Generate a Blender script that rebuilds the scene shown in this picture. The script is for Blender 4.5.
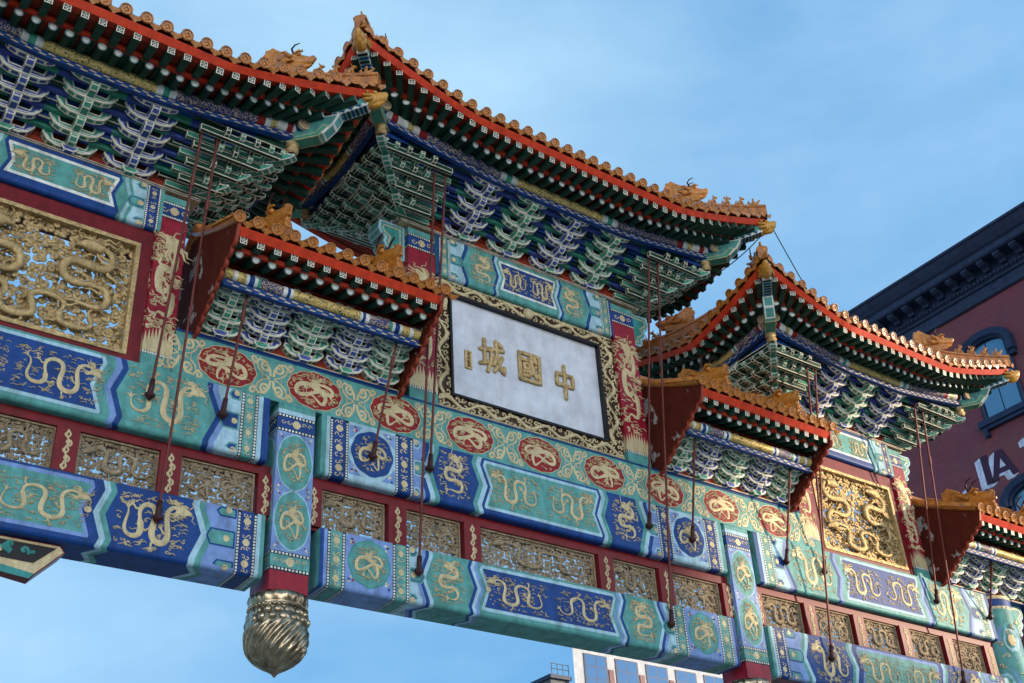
import bpy, math, random
from mathutils import Vector, Matrix, geometry

# ------------------------------------------------------------------ clean
for o in list(bpy.data.objects):
    bpy.data.objects.remove(o)
SC = bpy.context.scene
COL = SC.collection
R = math.radians
PI = math.pi

# ------------------------------------------------------------------ camera
cam_data = bpy.data.cameras.new('camera')
cam = bpy.data.objects.new('camera', cam_data)
COL.objects.link(cam)
r_ = Vector((0.8130662971, -0.5797728757, -0.0527883423))
d_ = Vector((0.2754323043, 0.4629718517, -0.8424927954))
f_ = Vector((0.5128939873, 0.6704628827, 0.5361149883))
mw = Matrix.Identity(4)
for i in range(3):
    mw[i][0] = r_[i]; mw[i][1] = -d_[i]; mw[i][2] = -f_[i]
mw.translation = Vector((-9.54638736, -12.0, 1.7))
cam.matrix_world = mw
cam_data.sensor_width = 36.0
cam_data.sensor_fit = 'HORIZONTAL'
cam_data.lens = 1203.9075 / 1024 * 36
cam_data.clip_start = 0.1
cam_data.clip_end = 3000
SC.camera = cam

# ------------------------------------------------------------------ light
SUN_AZ = R(50)      # to the right of the facade's normal (viewer side)
SUN_EL = R(9)
to_sun = Vector((math.sin(SUN_AZ) * math.cos(SUN_EL), -math.cos(SUN_AZ) * math.cos(SUN_EL), math.sin(SUN_EL)))
sun_data = bpy.data.lights.new('sun', 'SUN')
sun_data.energy = 2.5
sun_data.angle = R(0.5)
sun_data.color = (1.0, 0.80, 0.58)
sun = bpy.data.objects.new('sun', sun_data)
COL.objects.link(sun)
sun.location = (30, -30, 40)
sun.rotation_euler = to_sun.to_track_quat('Z', 'Y').to_euler()

world = bpy.data.worlds.new('World')
SC.world = world
world.use_nodes = True
wn = world.node_tree
wn.nodes.clear()
wout = wn.nodes.new('ShaderNodeOutputWorld')
wbg = wn.nodes.new('ShaderNodeBackground')
wsky = wn.nodes.new('ShaderNodeTexSky')
wsky.sky_type = 'NISHITA'
wsky.sun_disc = False
wsky.sun_elevation = SUN_EL
# Nishita: rotation 0 puts the sun towards +Y, growing clockwise seen from above
wsky.sun_rotation = math.atan2(to_sun.x, to_sun.y)
wsky.air_density = 1.0
wsky.dust_density = 0.3
wsky.ozone_density = 1.6
wbg.inputs['Strength'].default_value = 0.15
# thin drifting cloud, laid on the sky by direction
wtc = wn.nodes.new('ShaderNodeTexCoord')
wmap = wn.nodes.new('ShaderNodeMapping')
wmap.inputs['Scale'].default_value = (1.0, 1.0, 2.2)
wmap.inputs['Location'].default_value = (4.1, 3.2, 0.1)
wnz = wn.nodes.new('ShaderNodeTexNoise')
wnz.inputs['Scale'].default_value = 1.9
wnz.inputs['Detail'].default_value = 7
wnz.inputs['Roughness'].default_value = 0.52
wnz.inputs['Distortion'].default_value = 0.15
wrp = wn.nodes.new('ShaderNodeValToRGB')
wrp.color_ramp.elements[0].position = 0.40
wrp.color_ramp.elements[0].color = (0, 0, 0, 1)
wrp.color_ramp.elements[1].position = 0.74
wrp.color_ramp.elements[1].color = (0.62, 0.62, 0.62, 1)
wmx = wn.nodes.new('ShaderNodeMixRGB')
wmx.inputs['Color2'].default_value = (1.9, 2.75, 3.35, 1)
wgm = wn.nodes.new('ShaderNodeMixRGB')
wgm.blend_type = 'MULTIPLY'
wgm.inputs['Fac'].default_value = 1.0
wgm.inputs['Color2'].default_value = (0.82, 1.06, 1.20, 1)
L = wn.links.new
L(wtc.outputs['Generated'], wmap.inputs['Vector'])
L(wmap.outputs['Vector'], wnz.inputs['Vector'])
L(wnz.outputs['Fac'], wrp.inputs['Fac'])
L(wrp.outputs['Color'], wmx.inputs['Fac'])
L(wsky.outputs['Color'], wgm.inputs['Color1'])
# thin even veil over the blue
wvl = wn.nodes.new('ShaderNodeMixRGB')
wvl.inputs['Fac'].default_value = 0.80
wvl.inputs['Color2'].default_value = (0.44, 1.22, 2.28, 1)
L(wgm.outputs['Color'], wvl.inputs['Color1'])
L(wvl.outputs['Color'], wmx.inputs['Color1'])
# unseen bright sky patch added low behind the viewer to light facade and eaves
wsp = wn.nodes.new('ShaderNodeSeparateXYZ')
wmr = wn.nodes.new('ShaderNodeMapRange')
wmr.interpolation_type = 'SMOOTHSTEP'
wmr.inputs['From Min'].default_value = 0.0
wmr.inputs['From Max'].default_value = -0.75
wbk = wn.nodes.new('ShaderNodeMixRGB')
wbk.inputs['Color2'].default_value = (11.6, 12.0, 12.3, 1)
L(wtc.outputs['Generated'], wsp.inputs['Vector'])
L(wsp.outputs['Y'], wmr.inputs['Value'])
wml = wn.nodes.new('ShaderNodeMapRange')
wml.interpolation_type = 'SMOOTHSTEP'
wml.inputs['From Min'].default_value = 0.55
wml.inputs['From Max'].default_value = 0.12
wmm = wn.nodes.new('ShaderNodeMath')
wmm.operation = 'MULTIPLY'
L(wsp.outputs['Z'], wml.inputs['Value'])
L(wmr.outputs['Result'], wmm.inputs[0])
L(wml.outputs['Result'], wmm.inputs[1])
L(wmm.outputs['Value'], wbk.inputs['Fac'])
L(wmx.outputs['Color'], wbk.inputs['Color1'])
L(wbk.outputs['Color'], wbg.inputs['Color'])
L(wbg.outputs['Background'], wout.inputs['Surface'])

SC.view_settings.view_transform = 'Standard'
SC.view_settings.look = 'None'
SC.view_settings.exposure = 1.22
SC.view_settings.gamma = 1.0
SC.view_settings.use_curve_mapping = False
SC.render.engine = 'CYCLES'
SC.cycles.max_bounces = 6
SC.cycles.diffuse_bounces = 4
SC.cycles.glossy_bounces = 3


# ------------------------------------------------------------------ materials
def mat(name, col, rough=0.55, metal=0.0, var=0.25, scale=9.0, col2=None, thr=None, bump=0.0, coat=0.0, spec=0.22, bscale=None, grime=0.34):
    """Procedural surface: two tones mixed by noise plus fine grain; col2 with thr draws patches with an edge."""
    m = bpy.data.materials.new(name)
    m.use_nodes = True
    nt = m.node_tree
    b = nt.nodes['Principled BSDF']
    b.inputs['Roughness'].default_value = rough
    b.inputs['Metallic'].default_value = metal
    if 'Coat Weight' in b.inputs:
        b.inputs['Coat Weight'].default_value = coat
        b.inputs['Coat Roughness'].default_value = 0.15
    b.inputs['Specular IOR Level'].default_value = spec
    tc = nt.nodes.new('ShaderNodeTexCoord')
    n = nt.nodes.new('ShaderNodeTexNoise')
    n.inputs['Scale'].default_value = scale
    n.inputs['Detail'].default_value = 6
    n.inputs['Roughness'].default_value = 0.62
    nt.links.new(tc.outputs['Object'], n.inputs['Vector'])
    rp = nt.nodes.new('ShaderNodeValToRGB')
    e = rp.color_ramp.elements
    if thr is None:
        e[0].position, e[1].position = 0.3, 0.72
    else:
        e[0].position, e[1].position = thr, thr + 0.03
    c2 = col2 if col2 else tuple(c * (1 - var) for c in col)
    e[0].color = (*col, 1) if thr is not None else (*c2, 1)
    e[1].color = (*c2, 1) if thr is not None else (*[min(1, c * (1 + var * 0.35)) for c in col], 1)
    nt.links.new(n.outputs['Fac'], rp.inputs['Fac'])
    # soot and streaks: a second, larger and vertically stretched noise
    mp = nt.nodes.new('ShaderNodeMapping')
    mp.inputs['Scale'].default_value = (3.0, 3.0, 0.9)
    n2 = nt.nodes.new('ShaderNodeTexNoise')
    n2.inputs['Scale'].default_value = 2.3
    n2.inputs['Detail'].default_value = 8
    n2.inputs['Roughness'].default_value = 0.7
    r2 = nt.nodes.new('ShaderNodeValToRGB')
    r2.color_ramp.elements[0].position = 0.34
    r2.color_ramp.elements[1].position = 0.56
    g = 1 - grime
    r2.color_ramp.elements[0].color = (g, g * 0.97, g * 0.93, 1)
    r2.color_ramp.elements[1].color = (1, 1, 1, 1)
    mx = nt.nodes.new('ShaderNodeMixRGB')
    mx.blend_type = 'MULTIPLY'
    mx.inputs['Fac'].default_value = 1.0
    nt.links.new(tc.outputs['Object'], mp.inputs['Vector'])
    nt.links.new(mp.outputs['Vector'], n2.inputs['Vector'])
    nt.links.new(n2.outputs['Fac'], r2.inputs['Fac'])
    nt.links.new(rp.outputs['Color'], mx.inputs['Color1'])
    nt.links.new(r2.outputs['Color'], mx.inputs['Color2'])
    nt.links.new(mx.outputs['Color'], b.inputs['Base Color'])
    if bump > 0:
        bp = nt.nodes.new('ShaderNodeBump')
        bp.inputs['Strength'].default_value = bump
        bp.inputs['Distance'].default_value = 0.02
        if bscale:
            n3 = nt.nodes.new('ShaderNodeTexNoise')
            n3.inputs['Scale'].default_value = bscale
            n3.inputs['Detail'].default_value = 4
            nt.links.new(tc.outputs['Object'], n3.inputs['Vector'])
            nt.links.new(n3.outputs['Fac'], bp.inputs['Height'])
        else:
            nt.links.new(n.outputs['Fac'], bp.inputs['Height'])
        nt.links.new(bp.outputs['Normal'], b.inputs['Normal'])
    return m


M = {}
M['teal'] = mat('teal_paint', (0.10, 0.33, 0.305), 0.5, var=0.32)
M['teal2'] = mat('deep_teal_paint', (0.045, 0.27, 0.25), 0.5)
M['green'] = mat('dark_green_paint', (0.012, 0.062, 0.040), 0.45)
M['green2'] = mat('bracket_green_paint', (0.060, 0.31, 0.215), 0.45, grime=0.2)
M['blue'] = mat('deep_blue_paint', (0.007, 0.052, 0.225), 0.5)
M['blue2'] = mat('bracket_blue_paint', (0.060, 0.095, 0.36), 0.5, grime=0.2)
M['peri'] = mat('periwinkle_paint', (0.19, 0.30, 0.58), 0.5)
M['pale'] = mat('pale_blue_paint', (0.38, 0.58, 0.67), 0.5)
M['white'] = mat('off_white_paint', (0.74, 0.75, 0.70), 0.5)
M['cream'] = mat('cream_gold_line_paint', (0.84, 0.78, 0.62), 0.45, grime=0.15)
M['tan'] = mat('matt_gilding', (0.64, 0.51, 0.29), 0.5, 0.15, bump=0.3, scale=40)
M['gold'] = mat('bright_gilding', (0.68, 0.47, 0.22), 0.38, 0.5, var=0.5, scale=22, bump=0.7, bscale=85)
M['lgold'] = mat('dull_lattice_gilding', (0.42, 0.31, 0.19), 0.55, 0.15, var=0.45, scale=22, bump=0.8, bscale=110)
M['sgold'] = mat('worn_bulb_gilding', (0.52, 0.40, 0.26), 0.26, 0.92, var=0.6, scale=9, grime=0.6)
M['black'] = mat('black_lacquer', (0.012, 0.010, 0.010), 0.4)
M['brown'] = mat('dark_brown_lacquer', (0.060, 0.020, 0.009), 0.4)
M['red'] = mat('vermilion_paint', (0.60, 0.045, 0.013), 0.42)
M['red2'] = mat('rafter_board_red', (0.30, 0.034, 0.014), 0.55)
M['mred'] = mat('medallion_red', (0.27, 0.012, 0.014), 0.5)
M['dred'] = mat('frame_dark_red', (0.17, 0.007, 0.011), 0.4)
M['crimson'] = mat('crimson_paint', (0.30, 0.012, 0.030), 0.35)
M['gable'] = mat('peeling_gable_red', (0.095, 0.017, 0.010), 0.8, col2=(0.34, 0.31, 0.28), thr=0.585, scale=2.6, bump=0.2, spec=0.06)
M['scallop'] = mat('scalloped_edge_red', (0.30, 0.040, 0.018), 0.5)
M['rod'] = mat('maroon_rod_paint', (0.13, 0.026, 0.020), 0.4, 0.2)
M['iron'] = mat('dark_maroon_iron', (0.045, 0.011, 0.011), 0.45)
M['tile'] = mat('amber_glazed_tile', (0.54, 0.19, 0.026), 0.30, var=0.5, scale=14, col2=(0.25, 0.082, 0.018), coat=0.0, spec=0.5, bump=0.4, grime=0.38)
M['glaze'] = mat('amber_glazed_figure', (0.54, 0.20, 0.028), 0.30, var=0.5, scale=16, coat=0.05, spec=0.4, bump=0.35, grime=0.3)
M['yglaze'] = mat('yellow_glazed_beast', (0.60, 0.27, 0.025), 0.32, var=0.5, scale=26, coat=0.1, spec=0.4, bump=0.5)
M['marble'] = mat('veined_white_marble', (0.60, 0.615, 0.67), 0.30, var=0.22, scale=3.5, bump=0.05, grime=0.10)
M['wire'] = mat('dark_cable', (0.02, 0.02, 0.02), 0.6)
M['scrollgold'] = mat('gold_scroll_on_green', (0.02, 0.07, 0.06), 0.38, col2=(0.72, 0.50, 0.17), metal=0.3, thr=0.43, scale=48, bump=0.4)
M['scrollblue'] = mat('gold_scroll_on_blue', (0.03, 0.04, 0.2), 0.45, col2=(0.62, 0.47, 0.2), thr=0.52, scale=52, bump=0.3)
M['redsoffit'] = mat('red_black_soffit', (0.26, 0.012, 0.03), 0.4, col2=(0.01, 0.006, 0.01), thr=0.56, scale=4)


# ------------------------------------------------------------------ mesh builder
class MB:
    def __init__(s):
        s.v = []; s.f = []; s.mi = []; s.sm = []; s.mats = []

    def m(s, name):
        if name not in s.mats:
            s.mats.append(name)
        return s.mats.index(name)

    def add(s, vs, fs, mn, smooth=False):
        b = len(s.v)
        s.v.extend([tuple(p) for p in vs])
        k = s.m(mn)
        for f in fs:
            s.f.append([i + b for i in f]); s.mi.append(k); s.sm.append(smooth)

    def poly(s, pts, mn):
        s.add(pts, [list(range(len(pts)))], mn)

    def box(s, x0, x1, y0, y1, z0, z1, mn):
        vs = [(x, y, z) for x in (x0, x1) for y in (y0, y1) for z in (z0, z1)]
        s.add(vs, [(0, 1, 3, 2), (4, 6, 7, 5), (0, 4, 5, 1), (2, 3, 7, 6), (0, 2, 6, 4), (1, 5, 7, 3)], mn)

    def prism(s, poly, mp, w0, w1, mn, smn=None):
        """poly: 2D outline; mp(u, v, w) -> 3D"""
        n = len(poly)
        a = [mp(u, v, w0) for u, v in poly]; b = [mp(u, v, w1) for u, v in poly]
        tri = geometry.tessellate_polygon([[Vector((u, v, 0)) for u, v in poly]])
        s.add(a, [tuple(t) for t in tri], mn)
        s.add(b, [tuple(reversed(t)) for t in tri], mn)
        s.add(a + b, [(i, (i + 1) % n, (i + 1) % n + n, i + n) for i in range(n)], smn or mn)

    def sheet(s, poly, mp, w, mn):
        tri = geometry.tessellate_polygon([[Vector((u, v, 0)) for u, v in poly]])
        s.add([mp(u, v, w) for u, v in poly], [tuple(t) for t in tri], mn)

    def tube(s, path, rad, mn, n=8, sq=None, caps=True, smooth=True):
        """swept circle; rad number or list; sq=(axis Vector, factor) flattens the section along an axis"""
        P = [Vector(p) for p in path]
        if not isinstance(rad, (list, tuple)):
            rad = [rad] * len(P)
        vs = []
        ref = None
        for i, p in enumerate(P):
            t = (P[min(i + 1, len(P) - 1)] - P[max(i - 1, 0)])
            if t.length < 1e-9:
                t = Vector((0, 0, 1))
            t.normalize()
            if ref is None:
                ref = Vector((0, 0, 1)) if abs(t.z) < 0.9 else Vector((0, 1, 0))
                if sq is not None and abs(t.dot(sq[0])) < 0.9:
                    ref = sq[0].copy()
            a = t.cross(ref)
            if a.length < 1e-6:
                a = t.orthogonal()
            a.normalize()
            b = a.cross(t); b.normalize()
            ref = b
            for k in range(n):
                an = 2 * PI * k / n
                o = (a * math.cos(an) + b * math.sin(an)) * rad[i]
                if sq is not None:
                    o -= sq[0] * o.dot(sq[0]) * (1 - sq[1])
                vs.append(p + o)
        fs = []
        for i in range(len(P) - 1):
            for k in range(n):
                fs.append((i * n + k, i * n + (k + 1) % n, (i + 1) * n + (k + 1) % n, (i + 1) * n + k))
        s.add(vs, fs, mn, smooth)
        if caps:
            s.add(vs[:n], [tuple(reversed(range(n)))], mn)
            s.add(vs[-n:], [tuple(range(n))], mn)

    def ball(s, c, rx, ry, rz, mn, n=10, m=7):
        c = Vector(c)
        vs = [c + Vector((0, 0, -rz))]
        for j in range(1, m):
            ph = -PI / 2 + PI * j / m
            for k in range(n):
                an = 2 * PI * k / n
                vs.append(c + Vector((rx * math.cos(ph) * math.cos(an), ry * math.cos(ph) * math.sin(an), rz * math.sin(ph))))
        vs.append(c + Vector((0, 0, rz)))
        fs = []
        for k in range(n):
            fs.append((0, 1 + (k + 1) % n, 1 + k))
            fs.append((len(vs) - 1, 1 + (m - 2) * n + k, 1 + (m - 2) * n + (k + 1) % n))
        for j in range(m - 2):
            for k in range(n):
                a = 1 + j * n + k; b = 1 + j * n + (k + 1) % n
                fs.append((a, b, b + n, a + n))
        s.add(vs, fs, mn, True)

    def ribbon(s, pts, wid, mp, h, mn, base=0.0):
        """raised painted line on a surface: pts 2D, wid half widths, mp(u, v, h)"""
        n = len(pts)
        if not isinstance(wid, (list, tuple)):
            wid = [wid] * n
        vs = []
        for i in range(n):
            a = pts[max(i - 1, 0)]; b = pts[min(i + 1, n - 1)]
            tx, ty = b[0] - a[0], b[1] - a[1]
            l = math.hypot(tx, ty) or 1e-9
            nx, ny = -ty / l, tx / l
            w = wid[i]
            u, v = pts[i]
            vs += [mp(u + nx * w, v + ny * w, base + 0.001), mp(u, v, base + h), mp(u - nx * w, v - ny * w, base + 0.001)]
        fs = []
        for i in range(n - 1):
            k = i * 3
            fs += [(k, k + 1, k + 4, k + 3), (k + 1, k + 2, k + 5, k + 4)]
        s.add(vs, fs, mn, True)

    def disc(s, c, rx, ry, mp, h, mn, n=12, amp=0.0, lob=8):
        pts = []
        for k in range(n):
            an = 2 * PI * k / n
            q = 1 + amp * abs(math.cos(lob * an / 2)) if amp else 1
            pts.append((c[0] + rx * q * math.cos(an), c[1] + ry * q * math.sin(an)))
        s.add([mp(u, v, h) for u, v in pts], [list(range(n))], mn)

    def mesh(s, name):
        me = bpy.data.meshes.new(name)
        me.from_pydata(s.v, [], s.f)
        for k in s.mats:
            me.materials.append(M[k])
        me.polygons.foreach_set('material_index', s.mi)
        me.polygons.foreach_set('use_smooth', s.sm)
        me.update()
        return me


def link(name, me, parent=None, mtx=None):
    o = bpy.data.objects.new(name, me)
    COL.objects.link(o)
    if parent is not None:
        o.parent = parent
    if mtx is not None:
        o.matrix_basis = mtx
    return o


def part(name, mb, parent, mtx=None):
    return link(name, mb.mesh(name), parent, mtx)


def thing(name, label, cat, loc=(0, 0, 0), group=None):
    o = bpy.data.objects.new(name, None)
    COL.objects.link(o)
    o.empty_display_size = 0.5
    o.location = loc
    o['label'] = label
    o['category'] = cat
    o['kind'] = 'thing'
    if group:
        o['group'] = group
    return o


def copy_tree(o, parent=None):
    c = o.copy()
    COL.objects.link(c)
    if parent is not None:
        c.parent = parent
    for ch in list(o.children):
        copy_tree(ch, c)
    return c


def T(x, y, z, sx=1, sy=None, sz=None, rz=0.0):
    sy = sx if sy is None else sy
    sz = sx if sz is None else sz
    return Matrix.Translation((x, y, z)) @ Matrix.Rotation(rz, 4, 'Z') @ Matrix.Diagonal((sx, sy, sz, 1))


def inset(poly, d):
    """inward offset of a counter-clockwise or clockwise outline"""
    n = len(poly)
    ar = sum(poly[i][0] * poly[(i + 1) % n][1] - poly[(i + 1) % n][0] * poly[i][1] for i in range(n))
    sg = 1 if ar > 0 else -1
    out = []
    for i in range(n):
        p0, p1, p2 = poly[i - 1], poly[i], poly[(i + 1) % n]
        a = Vector((p1[0] - p0[0], p1[1] - p0[1])); b = Vector((p2[0] - p1[0], p2[1] - p1[1]))
        a.normalize(); b.normalize()
        na = Vector((-a.y, a.x)) * sg; nb = Vector((-b.y, b.x)) * sg
        q = na + nb
        k = max(0.35, q.dot(na)) if q.length > 1e-6 else 1
        q = q / k
        out.append((p1[0] + q.x * d, p1[1] + q.y * d))
    return out


def oprism(mb, poly, mp, w0, w1, fill, edge, d=0.012, proud=0.0015, caps=True, sides=True):
    """a painted timber piece: body in the line colour with a field of the fill colour set on every face"""
    mb.prism(poly, mp, w0, w1, edge)
    sgn = 1 if w1 > w0 else -1
    inn = inset(poly, d)
    if caps:
        mb.sheet(inn, mp, w1 + sgn * proud, fill)
        mb.sheet(inn, mp, w0 - sgn * proud, fill)
    if sides:
        n = len(poly)
        ar = sum(poly[i][0] * poly[(i + 1) % n][1] - poly[(i + 1) % n][0] * poly[i][1] for i in range(n))
        s = 1 if ar > 0 else -1
        ww0, ww1 = w0 + sgn * d, w1 - sgn * d
        for i in range(n):
            p, q = poly[i], poly[(i + 1) % n]
            e = Vector((q[0] - p[0], q[1] - p[1]))
            ln = e.length
            if ln < 0.02:
                continue
            e /= ln
            nx, ny = e.y * s * proud, -e.x * s * proud
            k = min(d, ln * 0.15)
            a = (p[0] + e.x * k + nx, p[1] + e.y * k + ny); b = (q[0] - e.x * k + nx, q[1] - e.y * k + ny)
            mb.add([mp(*a, ww0), mp(*b, ww0), mp(*b, ww1), mp(*a, ww1)], [(0, 1, 2, 3)], fill)


# ------------------------------------------------------------------ ornament: dragons, scrolls
def spiral(cx, cy, r, turns, a0, n=14, sgn=1):
    return [(cx + r * (1 - 0.85 * i / n) * math.cos(a0 + sgn * turns * 2 * PI * i / n), cy + r * (1 - 0.85 * i / n) * math.sin(a0 + sgn * turns * 2 * PI * i / n)) for i in range(n + 1)]


def cloud_wisp(rng, x, y, s):
    a = rng.uniform(0, 2 * PI)
    p = spiral(x, y, s * 0.5, 0.9, a, 8, rng.choice((-1, 1)))
    t = (p[0][0] + s * 0.9 * math.cos(a + 1.2), p[0][1] + s * 0.45 * math.sin(a + 1.2))
    return [t, ((t[0] + p[0][0]) / 2, (t[1] + p[0][1]) / 2 + s * 0.1)] + p


def claw(x, y, ang, s):
    """three toes and a wrist"""
    out = []
    for da in (-0.7, 0, 0.7):
        out.append(([(x, y), (x + s * 0.6 * math.cos(ang + da), y + s * 0.6 * math.sin(ang + da)), (x + s * math.cos(ang + da * 0.5 + 0.35), y + s * math.sin(ang + da * 0.5 + 0.35))], [s * 0.16, s * 0.13, s * 0.03]))
    return out


def dragon(w, h, kind, seed, wisps=20, bw=None):
    """list of (points, half widths) inside the rectangle w x h about the origin"""
    rng = random.Random(seed)
    out = []
    v1, v2, v3 = rng.uniform(-.16, .16), rng.uniform(-.22, .22), rng.uniform(.88, 1.1)
    bw = bw or 0.06 * min(w, h) * (1.5 if kind == 'long' else 1.1)
    N = 60
    body = []
    for i in range(N + 1):
        t = i / N
        if kind == 'long':
            ph = 2 * PI * (1.9 + v1) * t + 1.0 + v2
            x = w * (-0.33 + 0.72 * t) - 0.050 * v3 * w * math.sin(2 * ph)
            y = h * 0.31 * math.sin(ph) * (1.08 - 0.25 * t)
        elif kind == 'tall':
            ph = 2 * PI * (1.5 + v1 * .6) * t + 0.4 + v2
            x = w * 0.27 * math.sin(ph)
            y = h * (0.30 - 0.66 * t) + 0.05 * h * math.sin(2 * ph)
        else:
            ph = 2 * PI * (1.55 + v1) * t + 0.15 + v2
            x = w * 0.37 * math.sin(ph) * (0.45 + 0.55 * math.sin(PI * min(1, t + 0.18)))
            y = h * (0.17 - 0.46 * t) + 0.13 * h * math.sin(2 * ph + 0.5) * (0.3 + 0.7 * min(1, 3 * t))
        body.append((x, y))
    wid = [bw * (0.62 + 0.55 * math.sin(PI * min(1, t * 1.5)) if t < 0.66 else 1.17 * (1 - (t - 0.66) / 0.36) ** 0.7) * 0.95 for t in [i / N * 0.98 for i in range(N + 1)]]
    out.append((body, wid))
    # head
    hx, hy = body[0]
    dx, dy = body[0][0] - body[4][0], body[0][1] - body[4][1]
    an = math.atan2(dy, dx)

    def H(u, v):
        return (hx + u * math.cos(an) - v * math.sin(an), hy + u * math.sin(an) + v * math.cos(an))
    b = bw * 1.4
    out.append(([H(-b, 0), H(b * 0.8, b * 0.3), H(b * 2.2, b * 0.5), H(b * 3.0, b * 0.9)], [b * 0.9, b * 1.25, b * 0.7, b * 0.35]))
    out.append(([H(0.2 * b, -b * 0.8), H(b * 1.4, -b * 1.1), H(b * 2.3, -b * 0.8)], [b * 0.5, b * 0.4, b * 0.15]))
    for s_, l in ((1.6, 3.4), (2.5, 3.0), (-1.7, 2.8), (-2.6, 2.3)):
        out.append(([H(-0.2 * b, s_ * b * 0.4), H(-l * 0.5 * b, s_ * b * 0.9), H(-l * b, s_ * b * 0.8), H(-l * 1.3 * b, s_ * b * 1.25)], [b * 0.3, b * 0.32, b * 0.2, b * 0.04]))
    for s_ in (1, -1):
        out.append(([H(2.4 * b, s_ * 0.5 * b), H(3.4 * b, s_ * 1.4 * b), H(3.0 * b, s_ * 2.4 * b), H(3.9 * b, s_ * 3.2 * b)], [b * 0.16, b * 0.14, b * 0.12, b * 0.05]))
    # legs
    for t, sd in ((0.2, 1), (0.32, -1), (0.62, 1), (0.72, -1)):
        i = int(t * N)
        p = body[i]; q = body[i + 2]
        na = math.atan2(q[1] - p[1], q[0] - p[0]) + sd * PI / 2
        ln = bw * 2.7
        k = (p[0] + ln * 0.6 * math.cos(na), p[1] + ln * 0.6 * math.sin(na))
        e = (k[0] + ln * 0.6 * math.cos(na + sd * 0.9), k[1] + ln * 0.6 * math.sin(na + sd * 0.9))
        if abs(e[0]) > w * 0.47 or abs(e[1]) > h * 0.46:
            e = (max(-w * 0.45, min(w * 0.45, e[0])), max(-h * 0.44, min(h * 0.44, e[1])))
        out.append(([p, k, e], [bw * 0.6, bw * 0.42, bw * 0.3]))
        out += claw(e[0], e[1], na + sd * 0.9, bw * 1.7)
    # tail flame
    tx, ty = body[-1]
    ta = math.atan2(body[-1][1] - body[-4][1], body[-1][0] - body[-4][0])
    for da in (-0.6, 0, 0.6):
        out.append(([(tx, ty), (tx + bw * 1.6 * math.cos(ta + da), ty + bw * 1.6 * math.sin(ta + da)), (tx + bw * 2.6 * math.cos(ta + da * 1.8), ty + bw * 2.6 * math.sin(ta + da * 1.8))], [bw * 0.3, bw * 0.34, bw * 0.05]))
    # spine fins
    for i in range(3, int(N * 0.85), 3):
        p, q = body[i], body[i + 1]
        na = math.atan2(q[1] - p[1], q[0] - p[0]) + PI / 2
        r0 = wid[i]
        out.append(([(p[0] + r0 * 0.9 * math.cos(na), p[1] + r0 * 0.9 * math.sin(na)), (p[0] + r0 * 1.75 * math.cos(na + 0.3), p[1] + r0 * 1.75 * math.sin(na + 0.3))], [bw * 0.18, bw * 0.02]))
    tries = 0
    n = 0
    while n < wisps and tries < 400:
        tries += 1
        x, y = rng.uniform(-0.47, 0.47) * w, rng.uniform(-0.45, 0.45) * h
        if kind == 'coil' and (x / (0.46 * w)) ** 2 + (y / (0.46 * h)) ** 2 > 1:
            continue
        if min((x - p[0]) ** 2 + (y - p[1]) ** 2 for p in body) < (bw * 1.9) ** 2:
            continue
        s_ = bw * rng.uniform(0.8, 1.5)
        pts = cloud_wisp(rng, x, y, s_) if rng.random() < .5 else [(x + s_ * (q - 2) * .55, y + s_ * .28 * math.sin(q * 1.7 + s_ * 90)) for q in range(5)]
        out.append((pts, [bw * 0.07] + [bw * 0.16] * (len(pts) - 2) + [bw * 0.1]))
        n += 1
    return out


def flat_local(u, v, h):
    return (u, -h, v)


def dragon_mesh(name, w, h, kind, seed, mn, wisps=20, bw=None, pearl=None, hgt=0.016):
    mb = MB()
    for pts, wd in dragon(w, h, kind, seed, wisps, bw):
        mb.ribbon(pts, wd, flat_local, hgt if max(wd) > 0.02 else hgt * 0.5, mn, 0.004)
    if pearl:
        mb.disc(pearl[:2], pearl[2], pearl[2], flat_local, 0.012, mn, 12)
    return mb.mesh(name)

# ------------------------------------------------------------------ ground, street
def ground():
    mb = MB(); mb.add([(-400, -400, 0), (400, -400, 0), (400, 400, 0), (-400, 400, 0)], [(0, 1, 2, 3)], 'asphalt')
    o = part('ground', mb, None); o['kind'] = 'structure'
    mb = MB(); mb.box(13.2, 18.0, -200, 200, 0.004, 0.14, 'paving')
    o = part('pavement', mb, None); o['kind'] = 'structure'


M['asphalt'] = mat('pale_street_paving', (0.54, 0.48, 0.40), 0.85, scale=30)
M['paving'] = mat('concrete_paving', (0.32, 0.30, 0.28), 0.8, scale=6)
ground()

# ------------------------------------------------------------------ the archway
arch = thing('archway', 'ornate painted and gilded timber gateway of beams, dragon panels and red posts spanning the street', 'archway', (0, 0.25, 0))
AM = Matrix.Translation((0, -0.25, 0))        # children are modelled in world coordinates


def apart(name, mb, parent=None):
    if parent is None:
        return link(name, mb.mesh(name), arch, AM)
    return link(name, mb.mesh(name), parent)


def amesh(name, me, parent, m):
    return link(name, me, parent, m if parent is not arch else AM @ m)


ZA = [(0, 0), (0.1, 0), (0.5, 1), (0.9, 0), (1, 0)]
ZB = [(0, 0.36), (0.14, 0), (0.5, 1), (0.86, 0), (1, 0.36)]
Z0 = [(0, 0), (1, 0)]


def zig(tab, t):
    for (a, x), (b, y) in zip(tab, tab[1:]):
        if a <= t <= b:
            return x + (y - x) * (t - a) / (b - a)
    return tab[-1][1]


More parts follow.
